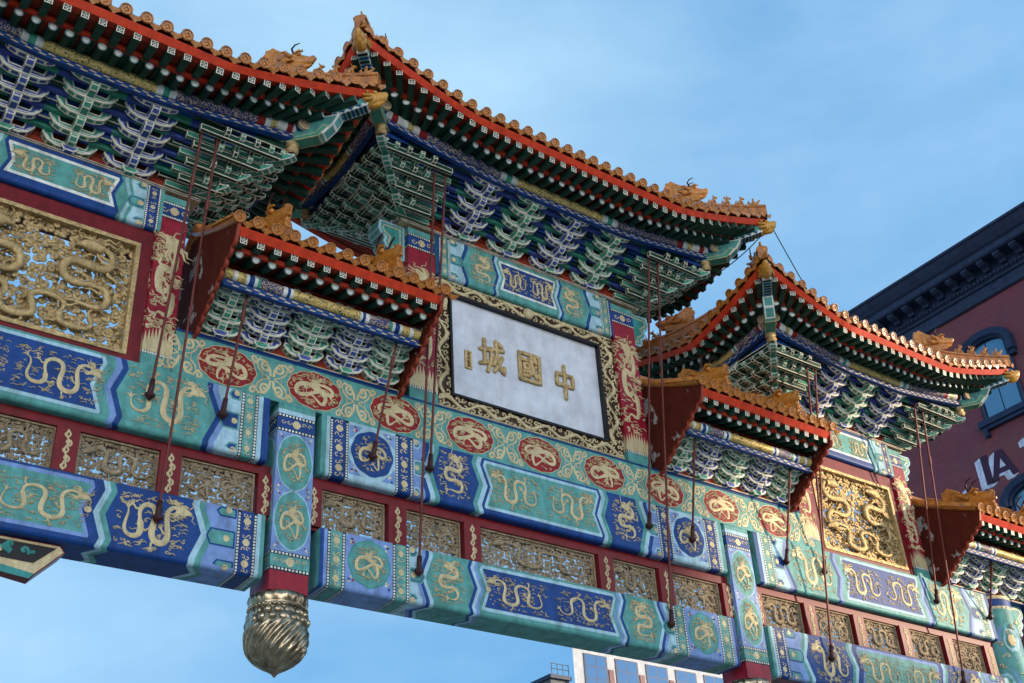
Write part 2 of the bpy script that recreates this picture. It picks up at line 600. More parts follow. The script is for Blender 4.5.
class Beam:
    """a painted beam along X with a rounded lower edge; paint lies on the front and runs on under the soffit"""

    def __init__(s, xc, hw, z0, z1, yf=0.0, dep=0.5, rad=0.05, base='teal'):
        s.xc, s.hw, s.z0, s.z1, s.yf, s.dep, s.rad = xc, hw, z0, z1, yf, dep, rad
        s.mb = MB()
        s.h = z1 - z0
        prof = []
        n = 5
        prof.append((yf, z1))
        for k in range(n + 1):
            a = PI + (PI / 2) * k / n
            prof.append((yf + rad + rad * math.cos(a), z0 + rad + rad * math.sin(a)))
        prof += [(yf + dep, z0), (yf + dep, z1)]
        s.mb.prism(prof, lambda u, v, w: (w, u, v), xc - hw, xc + hw, base)

    def P(s, x, q, o):
        """q: 0..h up the front, negative along the soffit; o: offset"""
        r = s.rad
        L0 = r * (1 - PI / 4)
        if q >= r:
            return (x, s.yf - o, s.z0 + q)
        if q > -r:
            a = (r - q) / (2 * r) * PI / 2
            return (x, s.yf + r - (r + o) * math.cos(a), s.z0 + r - (r + o) * math.sin(a))
        return (x, s.yf - q, s.z0 - o)

    def strip(s, xa, xb, mn, q0=None, q1=None, o=0.002):
        """xa, xb: functions of t (0..1 on the front, 0..1 on the soffit)"""
        q0 = -s.dep if q0 is None else q0
        q1 = s.h if q1 is None else q1
        qs = set([q0, q1])
        for t in (0.1, 0.14, 0.36, 0.5, 0.86, 0.9):
            qs.add(t * s.h); qs.add(-t * s.dep)
        for k in range(-2, 3):
            qs.add(s.rad * k / 2)
        qs = sorted(q for q in qs if q0 - 1e-9 <= q <= q1 + 1e-9)
        vs = []
        for q in qs:
            t = q / s.h if q >= 0 else -q / s.dep
            vs += [s.P(xa(t), q, o), s.P(xb(t), q, o)]
        s.mb.add(vs, [(2 * i, 2 * i + 1, 2 * i + 3, 2 * i + 2) for i in range(len(qs) - 1)], mn)

    def band(s, sd, e0, e1, mn, tab0=Z0, tab1=Z0, amp=0.1, o=0.002, out=1, q0=None, q1=None):
        """between e0 and e1 from the end on side sd (+1 right, -1 left)"""
        f0 = lambda t: s.xc + sd * (s.hw - e0 + out * amp * zig(tab0, t))
        f1 = lambda t: s.xc + sd * (s.hw - e1 + out * amp * zig(tab1, t))
        s.strip(f0, f1, mn, q0, q1, o)

    def hexa(s, sd, e0, e1, mn, a0, a1):
        f0 = lambda t: s.xc + sd * (s.hw - e0 + a0 * zig(ZA, t))
        f1 = lambda t: s.xc + sd * (s.hw - e1 + a1 * zig(ZB, t))
        s.strip(f0, f1, mn)

    def beads(s, sd, e, w=0.042):
        s.band(sd, e, e + w, 'black')
        x = s.xc + sd * (s.hw - e - w / 2)
        q = -s.dep + w * 0.6
        r = w * 0.30
        while q < s.h - w * 0.4:
            s.mb.add([s.P(x + r * a, q + r * b, 0.004) for a, b in ((-1, -1), (1, -1), (1, 1), (-1, 1))], [(0, 1, 2, 3)], 'white')
            q += w * 0.92

    def flowers(s, sd, e0, e1, mn, seed=1):
        s.band(sd, e0, e1, mn)
        x = s.xc + sd * (s.hw - (e0 + e1) / 2)
        w = abs(e1 - e0)
        rng = random.Random(seed)
        mp = lambda u, v, h: s.P(u, v, h)
        n = max(2, int(s.h / (w * 1.5)))
        for k in range(n):
            q = s.h * (k + 0.5) / n
            s.mb.disc((x, q), w * 0.26, w * 0.26, mp, 0.005, 'tan', 10, 0.15, 6)
            for dq in (-0.5, 0.5):
                for sx in (-1, 1):
                    pts = spiral(x + sx * w * 0.16, q + dq * s.h / n * 0.62, w * 0.2, 0.8, rng.uniform(0, 6), 7, sx)
                    s.mb.ribbon(pts, w * 0.035, mp, 0.006, 'tan', 0.002)

    def chevron(s, sd, e0, e1, tab, cols, amp=0.11, e_amp=None):
        n = len(cols)
        for k, c in enumerate(cols):
            a = e0 + (e1 - e0) * k / n; b = e0 + (e1 - e0) * (k + 1) / n
            s.band(sd, a, b, c, tab, tab, amp)

    def stripes(s, sd, e0, e1, field, lines=('pale', 'teal'), loz='blue', tab=ZA, amp=0.1):
        """end fields: lozenges between bright horizontal lines"""
        s.band(sd, e0, e1, lines[0], Z0, tab, amp)
        h = s.h
        for i, (a, b) in enumerate(((0.0, 0.17), (0.36, 0.64), (0.83, 1.0))):
            for ins, c, o in ((0, lines[1], 0.003), (0.035, loz, 0.0042), (0.055, field, 0.0054)):
                q0, q1 = max(0.0, a * h + ins), min(h, b * h - ins)
                if i == 0: q0 = 0.004
                if i == 2: q1 = h - 0.004
                if q1 - q0 < 0.02: continue
                xa = s.xc + sd * (s.hw - e0 - 0.012)
                xb = s.xc + sd * (s.hw - e1 + ins * 0.9 + (0.02 if i != 1 else 0.0))
                xb0 = s.xc + sd * (s.hw - e1 - (0.045 if i == 1 else -0.055))
                qm = (q0 + q1) / 2
                pts = [(xa, a * h + .004), (xb0 + sd * .05, a * h + .004), (xb0, (a + b) / 2 * h), (xb0 + sd * .05, b * h - .004), (xa, b * h - .004)]
                if ins: pts = inset(pts, ins * .62)
                s.mb.sheet(pts, lambda u, v, w: s.P(u, max(v, s.rad), w), o, c)
                if ins == 0.055:
                    s.mb.disc(((xa + xb) / 2 + sd * 0.02, qm), 0.035, 0.035, lambda u, v, w: s.P(u, v, w), o + 0.002, 'tan', 8, 0.2, 5)

    def cart(s, eL, eR, cols, tab=ZB, amp=0.11, dl=0.045, edge=0.05):
        """long field: nested notched panels"""
        for k, c in enumerate(cols):
            a = k * dl
            f0 = lambda t: s.xc - s.hw + eL - amp * zig(tab, t) + a
            f1 = lambda t: s.xc + s.hw - eR + amp * zig(tab, t) - a
            if k == 0:
                s.strip(f0, f1, c)
            else:
                s.strip(f0, f1, c, edge + (k - 1) * dl + s.rad * 0.6, s.h - edge * 0.6 - (k - 1) * dl, 0.002 + 0.0016 * k)

    def square(s, sd, e0, e1, bg, mcol, line):
        s.band(sd, e0, e1, bg)
        x = s.xc + sd * (s.hw - (e0 + e1) / 2)
        w = (e1 - e0) / 2
        q = s.h * 0.53
        r = min(w * 0.84, s.h * 0.43)
        mp = lambda u, v, h: s.P(u, v, h)
        rr = random.Random(3)
        for sx in (-1, 1):
            for sq in (-1, 1):
                cx, cq = x + sx * w * 0.97, q + sq * s.h * 0.42
                s.mb.sheet([(cx, cq), (cx - sx * w * 0.55, cq), (cx - sx * w * 0.30, cq - sq * w * 0.28), (cx, cq - sq * w * 0.62)], mp, 0.0036, 'peri')
                for _ in range(4):
                    s.mb.disc((cx - sx * rr.uniform(.06, .32) * w, cq - sq * rr.uniform(.06, .32) * w), 0.018, 0.018, mp, 0.005, rr.choice(('crimson', 'white', 'blue', 'tan')), 6)
        s.mb.disc((x, q), r * 1.02, r * 1.06, mp, 0.0044, line, 40, 0.06, 8)
        s.mb.disc((x, q), r * 0.96, r * 1.0, mp, 0.0056, mcol, 40, 0.06, 8)
        return x, s.z0 + q, r


# gilded dragons shared by the beams (unit about 1 m high)
DG_LONG = dragon_mesh('gilded_dragon', 1.75, 1.0, 'long', 5, 'tan', 120, 0.044, pearl=(-0.80, 0.05, 0.07))
DG_LONG2 = dragon_mesh('gilded_dragon', 1.75, 1.0, 'long', 11, 'tan', 120, 0.043, pearl=(-0.80, 0.0, 0.07))
DG_TALL = dragon_mesh('gilded_dragon', 0.80, 1.0, 'tall', 7, 'tan', 80, 0.042)
DG_WIDE = dragon_mesh('gilded_dragon', 1.15, 1.0, 'long', 21, 'tan', 90, 0.043)
DG_COIL = dragon_mesh('gilded_dragon', 1.0, 1.0, 'coil', 9, 'tan', 50, 0.04)
DG_COIL2 = dragon_mesh('gilded_dragon', 1.0, 1.0, 'coil', 15, 'tan', 50, 0.041)


VAR = {}
for base, args in ((DG_LONG, (1.75, 1.0, 'long', 0.044, 120)), (DG_LONG2, (1.75, 1.0, 'long', 0.043, 120)), (DG_TALL, (0.80, 1.0, 'tall', 0.042, 80)), (DG_WIDE, (1.15, 1.0, 'long', 0.043, 90)), (DG_COIL, (1.0, 1.0, 'coil', 0.04, 50)), (DG_COIL2, (1.0, 1.0, 'coil', 0.041, 50))):
    VAR[base.name] = [base] + [dragon_mesh('gilded_dragon', args[0], args[1], args[2], 200 + 17 * k + len(VAR), 'tan', args[4], args[3] * (.94 + .07 * k)) for k in range(3)]
VR = random.Random(77)


def put(parent, me, x, z, sx, sz, y=-0.003, name='gilded_dragon'):
    me = VR.choice(VAR[me.name])
    sx *= VR.uniform(.96, 1.04); sz *= VR.uniform(.96, 1.03)
    o = link(name, me, parent, T(x, y, z, sx, 1, sz))
    o.parent = parent
    return o


def beam_central_upper():
    b = Beam(0, 3.46, 8.36, 9.19, -0.02, 0.52)
    spots = []
    for sd in (-1, 1):
        b.band(sd, 0, .07, 'teal'); b.band(sd, .07, .12, 'pale'); b.beads(sd, .12)
        b.flowers(sd, .163, .34, 'blue', 2); b.beads(sd, .34)
        spots.append(b.square(sd, .383, 1.07, 'pale', 'blue', 'blue')); b.beads(sd, 1.07)
        b.flowers(sd, 1.113, 1.29, 'blue', 4); b.beads(sd, 1.29)
        b.stripes(sd, 1.333, 1.52, 'teal', ('peri', 'pale'), amp=.11)
        b.chevron(sd, 1.52, 1.74, ZA, ['blue', 'pale', 'teal'], 0.11)
        b.hexa(sd, 1.74, 2.26, 'blue', 0.11, -0.11)
        b.chevron(sd, 2.26, 2.40, ZB, ['teal', 'pale'], -0.11)
    b.cart(2.40, 2.40, ['blue', 'pale', 'teal'], amp=-0.11)
    o = apart('painted_beam', b.mb)
    for x, z, r in spots:
        put(o, DG_COIL, x, z, r * 1.9, r * 1.95, -0.026)
    put(o, DG_TALL, -1.5, 8.80, .62, .72, -0.022); put(o, DG_TALL, 1.5, 8.80, .62, .72, -0.022)
    put(o, DG_LONG, -.48, 8.80, .50, .56, -0.026); put(o, DG_LONG, .48, 8.80, -.50, .56, -0.026)


def beam_central_lower():
    b = Beam(0, 3.43, 6.93, 7.65, -0.02, 0.46)
    spots = []
    for sd in (-1, 1):
        b.band(sd, 0, .055, 'blue'); b.band(sd, .055, .10, 'peri'); b.beads(sd, .10)
        b.flowers(sd, .143, .30, 'teal', 3); b.beads(sd, .30)
        spots.append(b.square(sd, .343, 1.0, 'peri', 'teal', 'teal2')); b.beads(sd, 1.0)
        b.flowers(sd, 1.043, 1.19, 'teal', 5); b.beads(sd, 1.19)
        b.stripes(sd, 1.233, 1.42, 'teal', ('pale', 'teal'), amp=.11)
        b.chevron(sd, 1.42, 1.58, ZA, ['peri', 'blue', 'pale'], 0.11)
        b.hexa(sd, 1.58, 2.10, 'teal', 0.11, -0.10)
        b.chevron(sd, 2.10, 2.25, ZB, ['blue', 'pale', 'peri'], -0.10)
    b.cart(2.25, 2.25, ['teal', 'pale', 'blue'], amp=-0.10)
    o = apart('painted_beam', b.mb)
    for x, z, r in spots:
        put(o, DG_COIL2, x, z, r * 1.85, r * 1.9, -0.026)
    put(o, DG_TALL, -1.62, 7.30, .60, .62, -0.022); put(o, DG_TALL, 1.62, 7.30, -.60, .62, -0.022)
    put(o, DG_LONG2, -.56, 7.30, .56, .46, -0.026); put(o, DG_LONG2, .56, 7.30, -.56, .46, -0.026)


def beam_side_upper(sd0):
    b = Beam(sd0 * 7.2, 3.03, 8.34, 9.20, -0.02, 0.52)
    for sd in (-1, 1):
        b.band(sd, 0, .09, 'blue'); b.band(sd, .09, .15, 'pale'); b.beads(sd, .15, .045)
        b.flowers(sd, .195, .33, 'teal', 3); b.beads(sd, .33, .045)
        b.stripes(sd, .375, .60, 'blue', ('pale', 'teal'), 'blue', amp=.14)
        b.chevron(sd, .60, .82, ZA, ['pale', 'peri', 'blue'], 0.14)
        b.hexa(sd, .82, 1.77, 'teal', 0.14, -0.11)
        b.chevron(sd, 1.77, 1.98, ZB, ['blue', 'peri', 'teal'], -0.11)
    b.cart(1.98, 1.98, ['teal', 'pale', 'blue'], amp=-0.11)
    o = apart('painted_beam', b.mb)
    x = sd0 * 7.2
    put(o, DG_WIDE, x - 1.72, 8.79, .80, .78, -0.022); put(o, DG_WIDE, x + 1.72, 8.79, -.80, .78, -0.022)
    put(o, DG_LONG, x - .50, 8.78, .56, .60, -0.026); put(o, DG_LONG, x + .50, 8.78, -.56, .60, -0.026)


def beam_side_lower(sd0):
    b = Beam(sd0 * 7.17, 3.03, 6.88, 7.65, -0.02, 0.46)
    for sd in (-1, 1):
        b.band(sd, 0, .05, 'teal'); b.band(sd, .05, .10, 'pale'); b.beads(sd, .10)
        b.flowers(sd, .143, .30, 'blue', 3); b.beads(sd, .30)
        b.stripes(sd, .343, .66, 'teal', ('peri', 'blue'), 'teal', amp=.12)
        b.chevron(sd, .66, .88, ZA, ['peri', 'teal', 'pale'], 0.12)
        b.hexa(sd, .88, 1.74, 'blue', 0.12, -0.10)
        b.chevron(sd, 1.74, 1.94, ZB, ['teal', 'pale', 'blue'], -0.10)
    b.cart(1.94, 1.94, ['blue', 'peri', 'teal'], amp=-0.10)
    if sd0 > 0:
        b.mb.add([(4.25, 0.03, 6.872), (6.9, 0.03, 6.872), (6.9, 0.43, 6.872), (4.25, 0.43, 6.872)], [(0, 1, 2, 3)], 'redsoffit')  # red field with black blotches on the right beam's underside
    o = apart('painted_beam', b.mb)
    x = sd0 * 7.17
    put(o, DG_WIDE, x - 1.70, 7.27, .74, .70, -0.022); put(o, DG_WIDE, x + 1.70, 7.27, -.74, .70, -0.022)
    put(o, DG_LONG2, x - .52, 7.27, .58, .52, -0.026); put(o, DG_LONG2, x + .52, 7.27, -.58, .52, -0.026)


def beam_top_central():
    b = Beam(0, 1.68, 12.04, 12.76, -0.02, 0.54, 0.05)
    for sd in (-1, 1):
        b.band(sd, 0, .04, 'blue'); b.beads(sd, .04, .036); b.flowers(sd, .076, .19, 'teal', 3); b.beads(sd, .19, .036)
        b.stripes(sd, .226, .44, 'teal', ('pale', 'teal'), 'blue')
        b.chevron(sd, .44, .56, ZA, ['pale', 'blue'], 0.10)
        b.hexa(sd, .56, 1.0, 'teal', 0.10, -0.08)
        b.chevron(sd, 1.0, 1.09, ZB, ['blue', 'pale'], -0.08)
    b.cart(1.09, 1.09, ['teal', 'white', 'blue'], amp=-0.08, dl=.04, edge=.09)
    o = apart('painted_beam', b.mb)
    put(o, DG_TALL, -.86, 12.41, .55, .58, -0.022); put(o, DG_TALL, .86, 12.41, -.55, .58, -0.022)
    put(o, DG_WIDE, -.25, 12.42, .40, .42, -0.026); put(o, DG_WIDE, .25, 12.42, -.40, .42, -0.026)


def beam_top_side(sd0):
    b = Beam(sd0 * 7.05, 1.26, 11.14, 11.80, -0.02, 0.54, 0.05)
    for sd in (-1, 1):
        b.band(sd, 0, .04, 'teal'); b.beads(sd, .04, .036); b.flowers(sd, .076, .19, 'blue', 3); b.beads(sd, .19, .036)
        b.stripes(sd, .226, .43, 'teal', ('pale', 'teal'), 'blue', amp=.08)
        b.chevron(sd, .43, .52, ZA, ['teal', 'pale'], 0.08)
    b.cart(.54, .54, ['blue', 'white', 'teal'], tab=ZB, amp=-0.08, dl=.045, edge=.10)
    o = apart('painted_beam', b.mb)
    x = sd0 * 7.05
    put(o, DG_WIDE, x - .34, 11.49, .44, .36, -0.026); put(o, DG_WIDE, x + .34, 11.49, -.44, .36, -0.026)


beam_central_upper(); beam_central_lower(); beam_top_central()
for sd in (-1, 1):
    beam_side_upper(sd); beam_side_lower(sd); beam_top_side(sd)


# frieze with the nine red medallions
def frieze():
    mb = MB()
    z0, z1, hw = 9.20, 9.82, 5.44
    mb.box(-hw, hw, 0, 0.5, z0 + 0.003, z1, 'teal')
    mb.box(-hw, hw, -0.012, 0.02, z1 - 0.018, z1 + 0.004, 'blue')
    mp = lambda u, v, h: (u, -h, v)
    pitch = 1.189
    zc = 9.50
    # fret scrolls between the medallions
    for i in range(-5, 5):
        xm = (i + 0.5) * pitch
        for sx in (-1, 1):
            for sz in (-1, 1):
                x, z = xm + sx * 0.085, zc + sz * 0.15
                mb.ribbon(spiral(x, z, 0.075, 1.25, PI / 2 * sz, 16, -sx * sz), 0.017, mp, 0.010, 'tan', 0.002)
                mb.ribbon(spiral(xm + sx * 0.245, zc + sz * 0.23, 0.055, 1.2, PI * (sx > 0), 14, sx * sz), 0.015, mp, 0.010, 'tan', 0.002)
                mb.ribbon([(xm + sx * 0.02, zc + sz * 0.03), (xm + sx * 0.03, zc + sz * 0.12), (xm + sx * 0.085, zc + sz * 0.225), (xm + sx * 0.19, zc + sz * 0.24)], 0.017, mp, 0.010, 'tan', 0.002)
                mb.ribbon([(xm + sx * 0.13, zc + sz * 0.05), (xm + sx * 0.19, zc + sz * 0.11), (xm + sx * 0.20, zc + sz * 0.17), (xm + sx * 0.26, zc + sz * 0.16)], 0.012, mp, 0.010, 'tan', 0.002)
            mb.ribbon([(xm + sx * 0.03, zc), (xm + sx * 0.13, zc + .05), (xm + sx * 0.13, zc - .05), (xm + sx * 0.03, zc)], 0.012, mp, 0.010, 'tan', 0.002)
    fr = apart('medallion_frieze', mb)
    m2 = MB()
    m2.disc((0, 0), .375, .262, flat_local, 0.005, 'tan', 64, 0.05, 12)
    m2.disc((0, 0), .362, .252, flat_local, 0.008, 'mred', 64, 0.05, 12)
    for pts, wd in dragon(.74, .51, 'coil', 31, 60, 0.029):
        m2.ribbon(pts, wd, flat_local, 0.012, 'tan', 0.010)
    m2.disc((-.13, .02), .035, .035, flat_local, 0.014, 'tan', 10)
    me = m2.mesh('medallion')
    m3 = MB()
    m3.disc((0, 0), .375, .262, flat_local, 0.005, 'tan', 64, 0.05, 12)
    m3.disc((0, 0), .362, .252, flat_local, 0.008, 'mred', 64, 0.05, 12)
    for pts, wd in dragon(.74, .51, 'coil', 44, 60, 0.029):
        m3.ribbon([(-a, b) for a, b in pts], wd, flat_local, 0.012, 'tan', 0.010)
    m3.disc((.12, .03), .035, .035, flat_local, 0.014, 'tan', 10)
    me3 = m3.mesh('medallion')
    for i in range(9):
        m4 = MB()
        m4.disc((0, 0), .375, .262, flat_local, 0.005, 'tan', 64, 0.05, 12)
        m4.disc((0, 0), .362, .252, flat_local, 0.008, 'mred', 64, 0.05, 12)
        fl = 1 if i % 2 else -1
        for pts, wd in dragon(.74, .51, 'coil', 31 + 7 * i, 60, 0.028 + .0006 * (i % 4)):
            m4.ribbon([(a * fl, b) for a, b in pts], wd, flat_local, 0.012, 'tan', 0.010)
        m4.disc((-.13 * fl, .02), .033, .033, flat_local, 0.014, 'tan', 10)
        link('medallion', m4.mesh('medallion'), fr, T((i - 4) * pitch, 0, zc))


frieze()


# hanging columns with gilded bulbs
def hanging(sd):
    xc, hw = sd * 3.80, .25
    mb = MB()
    y0, y1 = -0.012, .50
    z0, z1 = 7.02, 9.19
    mb.box(xc - hw, xc + hw, y0, y1, z0, z1, 'peri')
    faces = [(lambda u, v, h: (xc + u, y0 - h, v)), (lambda u, v, h: (xc - hw - h, (y0 + y1) / 2 - u, v)), (lambda u, v, h: (xc + hw + h, (y0 + y1) / 2 + u, v))]
    w = hw
    for mp in faces:
        def rect(za, zb, mn, o):
            mb.add([mp(-w, za, o), mp(w, za, o), mp(w, zb, o), mp(-w, zb, o)], [(0, 1, 2, 3)], mn)

        def bead(z):
            rect(z, z + .045, 'black', .002)
            for k in range(11):
                u = -w + w * 2 * (k + .5) / 11
                mb.add([mp(u - .013, z + .01, .004), mp(u + .013, z + .01, .004), mp(u + .013, z + .036, .004), mp(u - .013, z + .036, .004)], [(0, 1, 2, 3)], 'white')
        rect(9.06, 9.12, 'pale', .002); rect(9.12, 9.19, 'teal', .002)
        bead(9.01); rect(8.86, 9.01, 'blue', .002); bead(8.815)
        bead(7.21); rect(7.065, 7.21, 'teal', .002); bead(7.02)
        for z in (8.935, 7.137):
            mb.disc((0, z), .05, .05, mp, .005, 'tan', 10, .2, 6)
            for sx in (-1, 1):
                for q in (.10, .18):
                    mb.ribbon(spiral(sx * q, z + .015, .035, .9, 0, 8, sx), .006, mp, .007, 'tan', .002)
        for zc in (8.42, 7.66):
            mb.disc((0, zc), .235, .375, mp, .003, 'pale', 32, .03, 8)
            mb.disc((0, zc), .222, .36, mp, .0045, 'teal', 32, .03, 8)
            for sx in (-1, 1):
                for sz in (-1, 1):
                    for k in range(3):
                        mb.disc((sx * (.2 + .016 * k - .02), zc + sz * (.32 + .02 * k)), .013, .013, mp, .005, ('crimson', 'white', 'tan')[k], 6)
    col = apart('hanging_column', mb)
    for zc in (8.42, 7.66):
        put(col, DG_COIL, xc, zc, .40, .64, y0 - .005)
    m2 = MB()
    m2.box(xc - hw + .004, xc + hw - .004, y0 + .004, y1 - .004, 6.78, 7.018, 'crimson')
    apart('base_block', m2, col)
    # bulb: collar, scale course and twisted flutes
    m3 = MB()
    cy = .245
    prof = [(.28, 6.80), (.335, 6.77), (.345, 6.71), (.325, 6.66), (.32, 6.635), (.335, 6.62), (.325, 6.60)]
    n = 160
    vs = []; fs = []
    body = [(.31, 6.60), (.328, 6.54), (.342, 6.47), (.352, 6.40), (.357, 6.35), (.358, 6.30), (.355, 6.25), (.346, 6.20), (.332, 6.15), (.31, 6.11), (.28, 6.07), (.24, 6.03), (.19, 5.995), (.14, 5.965), (.09, 5.94), (.04, 5.91), (.008, 5.87)]
    bz = []
    for (r0, za), (r1, zb) in zip(body, body[1:]):
        for q in range(4):
            bz.append((r0 + (r1 - r0) * q / 4, za + (zb - za) * q / 4))
    body = bz + [body[-1]]
    rows = []
    for r, z in prof:
        rows.append([(r * (1 + (.022 * math.cos(18 * a) if .33 < r else 0)), z, a) for a in [2 * PI * k / n for k in range(n)]])
    for i, (r, z) in enumerate(body):
        row = []
        for k in range(n):
            a = 2 * PI * k / n
            if z > 6.42:
                q = 1.0
            else:
                q = 1 + .045 * math.cos(19 * (a + (6.45 - z) * 2.3)) * min(1, (6.42 - z) / .06)
            row.append((r * q, z, a))
        rows.append(row)
    for row in rows:
        for r, z, a in row:
            vs.append((xc + r * math.cos(a), cy + r * math.sin(a), z))
    for i in range(len(rows) - 1):
        for k in range(n):
            fs.append((i * n + k, (i + 1) * n + k, (i + 1) * n + (k + 1) % n, i * n + (k + 1) % n))
    m3.add(vs, fs, 'sgold', True)
    for k in range(40):
        a = 2 * PI * k / 40
        m3.ball((xc + .332 * math.cos(a), cy + .332 * math.sin(a), 6.625), .02, .02, .02, 'sgold', 6, 4)
    for row_, zz, rr in ((0, 6.55, .318), (1, 6.47, .335)):
        for k in range(16):
            a = 2 * PI * (k + .5 * row_) / 16
            m3.ball((xc + rr * math.cos(a), cy + rr * math.sin(a), zz), .058 * abs(math.sin(a)) + .010, .058 * abs(math.cos(a)) + .010, .056, 'sgold', 8, 6)
    apart('finial_bulb', m3, col)


hanging(-1); hanging(1)


# red posts with gilded dragons
def post(x0, x1, z0, z1, y0=0.0):
    mb = MB()
    mb.box(x0, x1, y0, y0 + .5, z0, z1, 'crimson')
    xc, w = (x0 + x1) / 2, (x1 - x0) / 2
    hgt = z1 - z0
    for mp, ww in ((lambda u, v, h: (xc + u, y0 - h, v), w), (lambda u, v, h: (x0 - h, y0 + .25 - u, v), .25)):
        def rect(a, b, mn, o=.002):
            mb.add([mp(-ww, a, o), mp(ww, a, o), mp(ww, b, o), mp(-ww, b, o)], [(0, 1, 2, 3)], mn)
        t = z1
        rect(t - .10, t, 'teal')
        for z in (t - .145, t - .36):
            rect(z, z + .045, 'black')
            for k in range(12):
                u = -ww + 2 * ww * (k + .5) / 12
                mb.add([mp(u - .012, z + .01, .004), mp(u + .012, z + .01, .004), mp(u + .012, z + .035, .004), mp(u - .012, z + .035, .004)], [(0, 1, 2, 3)], 'white')
        rect(t - .315, t - .145, 'blue')
        mb.disc((0, t - .23), .055, .055, mp, .005, 'tan', 10, .2, 6)
        for sx in (-1, 1):
            mb.ribbon(spiral(sx * .13, t - .23, .05, 1, 0, 8, sx), .008, mp, .007, 'tan', .002)
        # foot: painted wave mountain, bead course and teal base
        b = z0
        rect(b, b + .16, 'teal'); rect(b + .16, b + .20, 'black')
        for k in range(12):
            u = -ww + 2 * ww * (k + .5) / 12
            mb.add([mp(u - .012, b + .165, .004), mp(u + .012, b + .165, .004), mp(u + .012, b + .195, .004), mp(u - .012, b + .195, .004)], [(0, 1, 2, 3)], 'white')
        n = 9
        pts = [(-ww, b + .20)] + [(-ww + 2 * ww * k / (2 * n), b + .30 + .16 * (k % 2) + .10 * math.sin(PI * k / (2 * n))) for k in range(2 * n + 1)] + [(ww, b + .20)]
        mb.sheet(pts, mp, .003, 'tan')
        for pts, wd in dragon(ww * 1.9, hgt - 1.0, 'tall', 51 + int(abs(x0) * 3), 110, .046):
            mb.ribbon([(p[0], p[1] + z0 + .2 + (hgt - .5) / 2) for p in pts], wd, mp, .012, 'tan', .002)
    apart('red_post', mb)


for sd in (-1, 1):
    a, b = sorted((sd * 1.70, sd * 2.16)); post(a, b, 9.83, 12.72)
    a, b = sorted((sd * 5.45, sd * 5.82)); post(a, b, 9.21, 11.76)
    a, b = sorted((sd * 8.30, sd * 8.66)); post(a, b, 9.21, 11.76)


# plates under the brackets, and the painted cloud heads that stick out at their ends
def plate(xc, hw, z0, z1):
    mb = MB()
    mb.box(xc - hw, xc + hw, -.035, .535, z0, z1, 'blue')
    mb.box(xc - hw - .002, xc + hw + .002, -.039, .539, z1 - .012, z1 + .002, 'tan')
    mb.box(xc - hw - .002, xc + hw + .002, -.039, .539, z0 - .002, z0 + .008, 'tan')
    apart('plate_beam', mb)


plate(0, 2.30, 12.765, 12.805)
for sd in (-1, 1):
    plate(sd * 7.05, 1.72, 11.803, 11.842)


def cloud_head(x, sd, zt, h=.62):
    mb = MB()
    pr = [(0, 0), (.20, 0), (.26, .05), (.24, .13), (.30, .17), (.36, .25), (.33, .33), (.40, .38), (.44, .46), (.42, h), (0, h)]
    pr = [(sd * u, v) for u, v in pr]
    oprism(mb, pr, lambda u, v, w: (x + u, w, zt - h + v), .40, .10, 'teal', 'pale', .03)
    oprism(mb, inset(pr, .07), lambda u, v, w: (x + u, w, zt - h + v), .402, .097, 'teal2', 'tan', .018, sides=False)
    apart('beam_head', mb)


for sd in (-1, 1):
    cloud_head(sd * 2.16, sd, 12.76)
    cloud_head(sd * 8.66, sd, 11.79, .55)
    cloud_head(sd * 10.62 + sd * .42, sd, 9.22, .62)


# openwork dragon panels
def carving(mb, w, h, mn, seed, big, dens, mp, dep):
    """pierced carving: dragons over a net of curling clouds"""
    rng = random.Random(seed)
    ax = Vector(mp(0, 0, 1)) - Vector(mp(0, 0, 0))
    ax.normalize()

    def tb(pts, wd, lift=0.0, n=6, sq=.55):
        k = len(pts)
        if not isinstance(wd, list): wd = [wd] * k
        mb.tube([mp(u, v, lift + .25 * wd[i]) for i, (u, v) in enumerate(pts)], wd, mn, n, (ax, sq))
    hw, hh = w / 2, h / 2
    s = dens
    nx, ny = max(2, int(w / s)), max(2, int(h / s))
    for i in range(nx):
        for j in range(ny):
            x = -hw + w * (i + .5) / nx + rng.uniform(-.22, .22) * s
            y = -hh + h * (j + .5) / ny + rng.uniform(-.22, .22) * s
            r = s * rng.uniform(.34, .52)
            sg = rng.choice((-1, 1)); a0 = rng.uniform(0, 6.28)
            p = spiral(x, y, r, rng.uniform(.8, 1.25), a0, 9, sg)
            e = (p[0][0] + r * 1.6 * math.cos(a0 - sg * 1.6), p[0][1] + r * 1.2 * math.sin(a0 - sg * 1.6))
            p = [e, ((e[0] + p[0][0]) / 2 + r * .1, (e[1] + p[0][1]) / 2 + r * .2)] + p
            p = [(max(-hw, min(hw, u)), max(-hh, min(hh, v))) for u, v in p]
            tb(p, [s * .14] + [s * rng.uniform(.24, .34)] * (len(p) - 2) + [s * .26], rng.uniform(-.3, .2) * dep)
            if rng.random() < .7:
                b = mp(x + rng.uniform(-.4, .4) * s, y + rng.uniform(-.4, .4) * s, rng.uniform(0, .4) * dep)
                q = s * rng.uniform(.26, .42)
                mb.ball(b, q, q * .6, q * .8, mn, 7, 5)
    for (x, y, dw, dh, kind, sd_, fl) in big:
        for pts, wd in dragon(dw, dh, kind, sd_, 0, .036 * min(dw, dh) * (2.0 if kind == 'long' else 1.5)):
            tb([(x + fl * p[0], y + p[1]) for p in pts], [max(q, .008) for q in wd], dep * .75, 8, .75)


